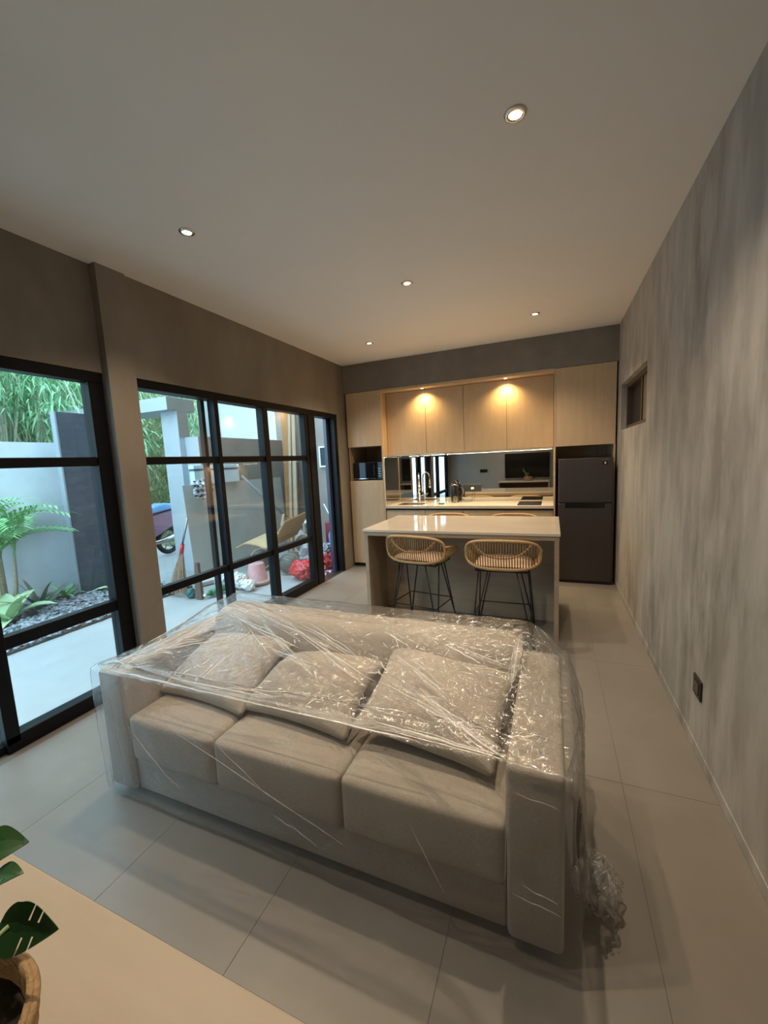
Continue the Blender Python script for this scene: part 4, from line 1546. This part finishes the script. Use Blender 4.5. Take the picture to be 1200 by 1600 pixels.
# palm
ploc = (-5.84, 2.46, .012)
t = thing('areca_palm', 'feathery green palm growing against the garden wall', 'palm', ploc)
rb = random.Random(6)
bm = B()
stems = [(0, 0, .95), (.05, .06, .8), (-.06, .04, .75), (.03, -.06, .7)]
for sx, sy, hh in stems:
    tube(bm, [(ploc[0] + sx, ploc[1] + sy, .0), (ploc[0] + sx * 1.6, ploc[1] + sy * 1.6, hh * .5), (ploc[0] + sx * 2, ploc[1] + sy * 2, hh)], [.032, .022, .012], 8)
obj('stems', bm, TRUNK, t, smooth=True)
for i in range(26):
    bm = B()
    yaw = i * 2.39 + rb.uniform(-.3, .3)
    el = rb.uniform(1.05, 1.5)
    sx, sy, hh = stems[i % 4]
    pos = Vector((ploc[0] + sx * 2, ploc[1] + sy * 2, hh - .1))
    if math.cos(yaw) < -.3:
        el = 1.35
    d = Vector((math.cos(yaw), math.sin(yaw), 0))
    s = Vector((-math.sin(yaw), math.cos(yaw), 0))
    ln = rb.uniform(.6, .92)
    pts = []
    e = el
    for q in range(15):
        pts.append(pos.copy())
        pos = pos + (d * math.cos(e) + Vector((0, 0, math.sin(e)))) * (ln / 14)
        pos.x = max(pos.x, -6.04)
        e -= .105
    tube(bm, pts, [.007 * (1 - .8 * q / 14) for q in range(15)], 5)
    for q in range(3, 15):
        for sd in (-1, 1):
            tdir = (pts[min(q, 14)] - pts[q - 1]).normalized()
            dr = (tdir * .75 + s * sd * .8 + Vector((0, 0, .12))).normalized()
            if (pts[q] + dr * .3).x < -6.06:
                dr.x = abs(dr.x) * .3
            blade(bm, pts[q], dr, .30 * (1 - .45 * abs(q - 7) / 8), .015, .25)
    obj('frond', bm, GREEN_P, t)

# motorbike -------------------------------------------------------------------------
mb = thing('motorbike', 'plum-coloured motorbike with a blue seat cover parked beyond the gate', 'motorbike', (-6.9, 4.95, -.012))


def mw(y, zc=.27):
    X0 = -6.9
    wh = obj('wheel', tube(B(), [(X0, y + .225 * math.cos(a_ * math.pi / 16), zc + .225 * math.sin(a_ * math.pi / 16)) for a_ in range(32)], .048, 8, True), TYRE, mb, smooth=True)
    bm = lathe(B(), [(.03, -.05), (.03, .05)], 12, (X0, y, zc), 'x')
    for a_ in range(6):
        tube(bm, [(X0, y, zc), (X0, y + .19 * math.cos(a_ * 1.047), zc + .19 * math.sin(a_ * 1.047))], .012, 5)
    tube(bm, [(X0, y + .19 * math.cos(a_ * math.pi / 12), zc + .19 * math.sin(a_ * math.pi / 12)) for a_ in range(24)], .016, 6, True)
    obj('wheel_rim', bm, STEEL, wh, smooth=True)


mw(4.35)
mw(5.52)
S_ = lambda pts, w_: prism(B(), pts, w_, lambda u, v, t_: Vector((-6.9 - w_ / 2 + t_, u, v)))
obj('body_shell', S_([(4.45, .42), (5.15, .36), (5.62, .55), (5.85, .80), (5.78, .88), (5.2, .80), (4.6, .62)], .22), PLUM, mb, bev=.04)
obj('front_fairing', S_([(4.42, .50), (4.58, .48), (4.72, 1.02), (4.60, 1.06)], .26), PLUM, mb, bev=.04)
obj('seat_cover', S_([(4.85, .80), (5.75, .89), (5.82, .95), (5.4, 1.0), (5.0, .93), (4.82, .86)], .28), COVER, mb, bev=.04)
obj('rear_fender', S_([(5.50, .52), (5.72, .50), (5.86, .38), (5.90, .42), (5.80, .62), (5.6, .66)], .12), BLK_MATT, mb, bev=.015)
obj('tail_light', bx(-6.97, -6.83, 5.84, 5.88, .74, .82), REDP, mb, bev=.01)
obj('exhaust', tube(B(), [(-6.76, 4.9, .27), (-6.76, 5.3, .30), (-6.76, 5.8, .42)], [.03, .045, .05], 10), STEEL, mb, smooth=True)
obj('engine', bx(-7.0, -6.8, 4.78, 5.2, .20, .42), BLK_MATT, mb, bev=.03)
bm = tube(B(), [(-6.9, 4.36, .27), (-6.9, 4.52, .6), (-6.9, 4.66, 1.03)], .025, 8)
tube(bm, [(-7.22, 4.76, 1.05), (-7.05, 4.67, 1.06), (-6.9, 4.65, 1.05), (-6.75, 4.67, 1.06), (-6.58, 4.76, 1.05)], .014, 8)
obj('handlebar', bm, BLK_MATT, mb, smooth=True)

# stuff stored along the yard -------------------------------------------------------
bm = B()
prism(bm, [(4.29, .0), (6.60, .0), (6.60, 1.375), (4.29, 1.375)], .022, lambda u, v, w_: Vector((-4.90 - .075 * (v / 1.36) + w_, u, v)))
single('fibre_board', bm, BOARD, 'large grey-beige sheet leaning against the low yard wall', 'board')
bm = B()
prism(bm, [(-4.455, 3.88), (-4.28, 4.45), (-4.84, 4.62), (-5.02, 4.38)], .05, lambda u, v, w_: Vector((u, v, w_ + .001)))
single('fibre_board', bm, BOARD, 'grey-beige sheet lying flat on the ground between the broom and the leaning sheet', 'board')
single('timber_block', prism(B(), [(0, 0), (.11, 0), (.07, .42), (.02, .42)], .04, lambda u, v, w_: Vector((-4.10 + u - .22 * v, 3.56 + w_ + .25 * v, v))), BROWNB,
       'brown board end standing beside the broom in front of the grey sheet', 'board')
t = thing('twig_broom', 'twig broom with a red collar standing in front of the grey sheet', 'broom', (-4.43, 3.6, 0))
bm = B()
rb = random.Random(4)
top = Vector((-4.315, 3.62, .56))
for q in range(150):
    a_, rr = rb.uniform(0, 6.28), rb.random() ** .5
    e = Vector((-4.435 + .17 * rr * math.cos(a_), 3.60 + .05 * rr * math.sin(a_), .01 + rb.uniform(0, .06)))
    s_ = top + Vector((.018 * rr * math.cos(a_), .018 * rr * math.sin(a_), 0))
    tube(bm, [s_, (s_ + e) / 2 + Vector((rb.uniform(-.01, .01), 0, 0)), e], .0045, 4)
obj('twigs', bm, TWIG, t)
obj('collar', tube(B(), [top + Vector((-.012, 0, -.03)), top + Vector((.03, 0, .11))], [.026, .022], 12), REDP, t, smooth=True)
obj('handle', tube(B(), [top + Vector((.025, 0, .10)), top + Vector((.13, .03, .44))], .012, 8), STEEL, t, smooth=True)
single('plaid_cloth', crumple((-4.80, 4.53, 1.30), .15, 3.1, squash=(.5, 1.15, .85), amp=.45), PLAID, 'black and white checked cloth hung over the corner of the grey sheet', 'cloth', smooth=True)
t = thing('foam_box', 'pale blue foam box with a dark band behind the checked cloth', 'box', (-4.93, 4.95, 1.38))
obj('body', bx(-4.985, -4.89, 4.47, 5.40, 1.37, 1.575), PALE, t, bev=.006)
obj('lid', bx(-4.99, -4.885, 4.46, 5.41, 1.602, 1.66), PALE, t, bev=.006)
obj('band', bx(-4.987, -4.888, 4.465, 5.405, 1.5755, 1.6015), BLUES, t)
single('grey_pole', tube(B(), [(-4.50, 5.02, 1.46), (-4.1, 5.15, 1.03), (-3.88, 5.25, .78)], .022, 8), surf('grey_paint', (0.13, 0.125, 0.12), rough=0.6),
       'grey pole slanting down across the yard behind the glass', 'pole', smooth=True)
# timbers in the far corner
def plank(name, a, b, w_, th, mat, label):
    a, b = Vector(a), Vector(b)
    d = b - a
    bm = B()
    s = Vector((w_ / 2, 0, 0))
    q = Vector((0, th, 0))
    vs = [bm.verts.new(p) for p in (a - s, a + s, a + s + q, a - s + q, b - s, b + s, b + s + q, b - s + q)]
    for f in ((3, 2, 1, 0), (4, 5, 6, 7), (0, 1, 5, 4), (1, 2, 6, 5), (2, 3, 7, 6), (3, 0, 4, 7)):
        bm.faces.new([vs[i] for i in f])
    return single(name, bm, mat, label, 'plank')


plank('plank', (-4.62, 6.35, 0), (-4.80, 6.72, 2.9), .20, .03, PLANK, 'wide orange plank leaning in the far corner of the yard')
plank('batten', (-4.53, 6.2, 0), (-4.62, 6.60, 2.9), .055, .03, BATTEN, 'pale thin batten nearest the orange plank')
plank('batten', (-4.38, 6.15, 0), (-4.50, 6.55, 2.9), .075, .03, BATTEN, 'pale thicker batten right of the thin batten')


def bucket(name, c, r0, r1, h_, axis, label, mat=BUCKET, group=None):
    """open bucket, mouth along the axis vector"""
    ax = Vector(axis).normalized()
    rot = Vector((0, 0, 1)).rotation_difference(ax).to_matrix().to_4x4()
    M = Matrix.Translation(c) @ rot
    t = thing(name, label, 'bucket', (c[0], c[1], 0), group)
    bm = lathe(B(), [(0, 0), (r0, 0), (r1, h_), (r1 + .012, h_), (r1 + .012, h_ - .025), (r1 + .002, h_ - .026)], 28)
    bmesh.ops.transform(bm, matrix=M, verts=bm.verts)
    obj('shell', bm, mat, t, smooth=False)
    bm = lathe(B(), [(0, .006), (r0 - .006, .006), (r1 - .006, h_ - .001)], 28)
    bmesh.ops.transform(bm, matrix=M, verts=bm.verts)
    obj('inside', bm, BUCKIN, t, smooth=True)
    bm = tube(B(), [M @ Vector((r1 * math.cos(a_ * math.pi / 12), r1 * .5 * math.sin(a_ * math.pi / 12), h_ - .02 + .9 * r1 * math.sin(a_ * math.pi / 12) * .55)) for a_ in range(13)], .003, 5)
    obj('bail', bm, STEEL, t, smooth=True)
    return t


bucket('paint_bucket', (-4.28, 5.15, .17), .12, .15, .34, (.45, -.85, .06), 'open beige bucket lying on its side under the tan curved sheet')
bucket('paint_bucket', (-3.66, 5.05, .155), .125, .145, .30, (.35, -.9, .02), 'dark open bucket lying on its side left of the red bag', mat=surf('dull_bucket', (0.24, 0.23, 0.20), rough=0.6))
t2 = bucket('paint_bucket', (-3.60, 5.36, .33), .11, .135, .24, (.3, -.9, .25), 'round bucket with a reddish inside above the red bag')
obj('contents', lathe(B(), [(0, .0), (.06, .01), (.05, .05), (0, .07)], 14, (-3.56, 5.22, .35)), PINK, t2, smooth=True)
t = thing('pink_bucket', 'dusty pink bucket standing upside down outside the glass', 'bucket', (-3.72, 4.32, 0))
obj('shell', lathe(B(), [(.155, 0), (.152, .012), (.145, .014), (.105, .275), (.095, .285), (0, .285)], 28, (-3.74, 4.30, .002)), PINK, t, smooth=True)
obj('rim_band', lathe(B(), [(.158, .02), (.162, .025), (.158, .05), (.150, .052)], 28, (-3.74, 4.30, 0)), surf('pale_pink_plastic', (0.70, 0.50, 0.46), rough=0.5), t, smooth=True)
# curved sheet
bm = B()
cp = [(-4.55, .40), (-4.36, .475), (-4.16, .50), (-4.0, .48), (-3.88, .44), (-3.76, .49), (-3.68, .60), (-3.61, .74), (-3.56, .84)]


def crv(u, v):
    k = min(len(cp) - 2, int(u * (len(cp) - 1)))
    f_ = u * (len(cp) - 1) - k
    f2 = f_
    a, b = cp[k], cp[k + 1]
    x, z = a[0] + (b[0] - a[0]) * f2, a[1] + (b[1] - a[1]) * f2
    return Vector((x + .12 * (v - .5), 4.85 + .5 * v - .12 * math.sin(u * 3), z + .10 * (v - .5) + .015 * nz(u * 9, 2)))


grid(bm, crv, 50, 8)
r_ = bmesh.ops.extrude_face_region(bm, geom=bm.faces[:])
bmesh.ops.translate(bm, verts=[q for q in r_['geom'] if isinstance(q, bmesh.types.BMVert)], vec=(0, .01, -.03))
single('curved_sheet', bm, TAN, 'tan curved sheet of card lying over the buckets in the yard', 'card', smooth=True)
single('wood_offcut', prism(B(), [(0, 0), (.04, 0), (.09, .17), (.05, .17)], .02, lambda u, v, w_: Vector((-3.70 + u, 4.84 + w_, .72 + v))), BATTEN, 'short pale stick resting on the top edge of the tan curved sheet', 'stick')
# bags and oddments
single('white_bag', crumple((-3.86, 4.05, .10), .12, 1.4, squash=(1, 1, .8)), WBAG, 'crumpled white bag left of the pink bucket', 'bag', smooth=True)
single('white_bag', crumple((-3.66, 4.02, .07), .085, 7.4, squash=(1.1, 1, .8)), WBAG, 'small crumpled white bag in front of the pink bucket', 'bag', smooth=True)
single('pale_blue_bag', crumple((-4.12, 4.05, .10), .12, 4.4, squash=(.9, 1, 1)), BBAG, 'pale blue plastic bag behind the window mullion', 'bag', smooth=True)
single('red_bag', crumple((-3.22, 4.66, .125), .19, 8.1, squash=(1.15, .8, .72), amp=.28), REDBAG, 'bright red plastic bag on the ground just outside the glass door', 'bag', smooth=True)
single('grey_bag', crumple((-3.34, 5.03, .25), .165, 6.6, squash=(1, .9, 1.25), amp=.3), GBAG, 'shiny dark grey plastic bag behind the red bag', 'bag', smooth=True)
t = thing('white_shelf_board', 'white shelf board standing over a beige bundle behind the glass door', 'shelf', (-3.42, 5.45, 0))
obj('board', bx(-3.96, -3.56, 5.25, 5.65, .655, .685), WHITE, t, bev=.004, seg=1)
bm = B()
for xx in (-3.94, -3.61):
    for yy in (5.28, 5.60):
        box(bm, xx, xx + .03, yy, yy + .03, 0, .6545)
obj('legs', bm, WHITE, t)
single('beige_bundle', crumple((-3.76, 5.46, .45), .12, 12.6, squash=(1.0, .9, 1.0), amp=.35), WBAG, 'beige bundle tucked under the white shelf board', 'bundle', smooth=True)
t = thing('green_bottle', 'green plastic bottle lying near the broom', 'bottle', (-3.93, 3.74, 0))
a_, b_ = Vector((-3.96, 3.60, .045)), Vector((-3.93, 3.90, .05))
obj('body', tube(B(), [a_ + (b_ - a_) * .25, b_], .042, 14), GREENP, t, smooth=True)
obj('neck', tube(B(), [a_ + (b_ - a_) * .251, a_ + (b_ - a_) * .08, a_ + (b_ - a_) * .02], [.042, .018, .016], 12), GREENP, t, smooth=True)
obj('cap', tube(B(), [a_, a_ - (b_ - a_) * .08], .019, 12), WHITE, t, smooth=True)
single('teal_cloth', crumple((-4.19, 3.60, .045), .075, 9.1, squash=(.8, .8, .9)), TEALC, 'dark teal cloth at the foot of the twig broom', 'cloth', smooth=True)
t = thing('water_jug', 'translucent blue water jug just outside the open door', 'jug', (-3.10, 5.36, 0))
obj('body', lathe(B(), [(0, .20), (.085, .20), (.09, .25), (.088, .30), (.092, .34), (.088, .42), (.09, .50), (.06, .58), (.03, .62), (.028, .66), (0, .66)], 24, (-3.10, 5.36, 0)), BLUEP, t, smooth=True)
obj('stand', bx(-3.20, -3.0, 5.26, 5.46, .0, .1995), BROWNB, t, bev=.01)
single('red_bundle', crumple((-3.08, 5.10, .14), .10, 14.6, squash=(.9, .9, 1.3), amp=.45), surf('dark_red_cloth', (0.26, 0.02, 0.025), (0.40, 0.04, 0.04), 20, rough=0.6), 'red bundle beside the open door, below the blue jug', 'bundle', smooth=True)
single('black_bag', crumple((-3.13, 5.14, .345), .07, 17.6, squash=(1.1, .9, 1), amp=.4), GBAG, 'small black bag on top of the red bundle by the door', 'bag', smooth=True)
single('red_toolbox', bx(-3.42, -3.18, 5.62, 5.82, .0, .66), surf('dark_red_paint', (0.25, 0.03, 0.03), rough=0.4), 'dark red case behind the blue water jug', 'case', bev=.02)
single('red_pole', tube(B(), [(-3.06, 5.16, .30), (-2.99, 5.30, .97)], .010, 8), surf('pale_red_paint', (0.60, 0.16, 0.15), rough=0.4), 'thin red pole leaning beside the open door', 'pole', smooth=True)
single('white_pole', tube(B(), [(-3.02, 5.30, .62), (-3.24, 5.34, .98)], .008, 8), WHITE, 'thin white pole crossing the red pole by the door', 'pole', smooth=True)
t = thing('folded_mat', 'white and purple folded plastic sheet on the threshold of the open door', 'mat', (-3.05, 4.95, 0))
for q in range(6):
    obj('fold', bx(-3.20, -2.99, 4.66 + .075 * q, 4.73 + .075 * q, 0, .03 + .012 * (q % 2)), (WBAG, PURP)[q % 2], t, bev=.008)
single('crumpled_paper', crumple((-3.12, 4.96, .075), .06, 19.6, squash=(.9, 1.1, .7), amp=.4), surf('printed_paper', (0.16, 0.14, 0.10), (0.60, 0.55, 0.42), 18, rough=0.6), 'crumpled printed packaging between the folded sheet and the red bundle', 'packaging', smooth=True)
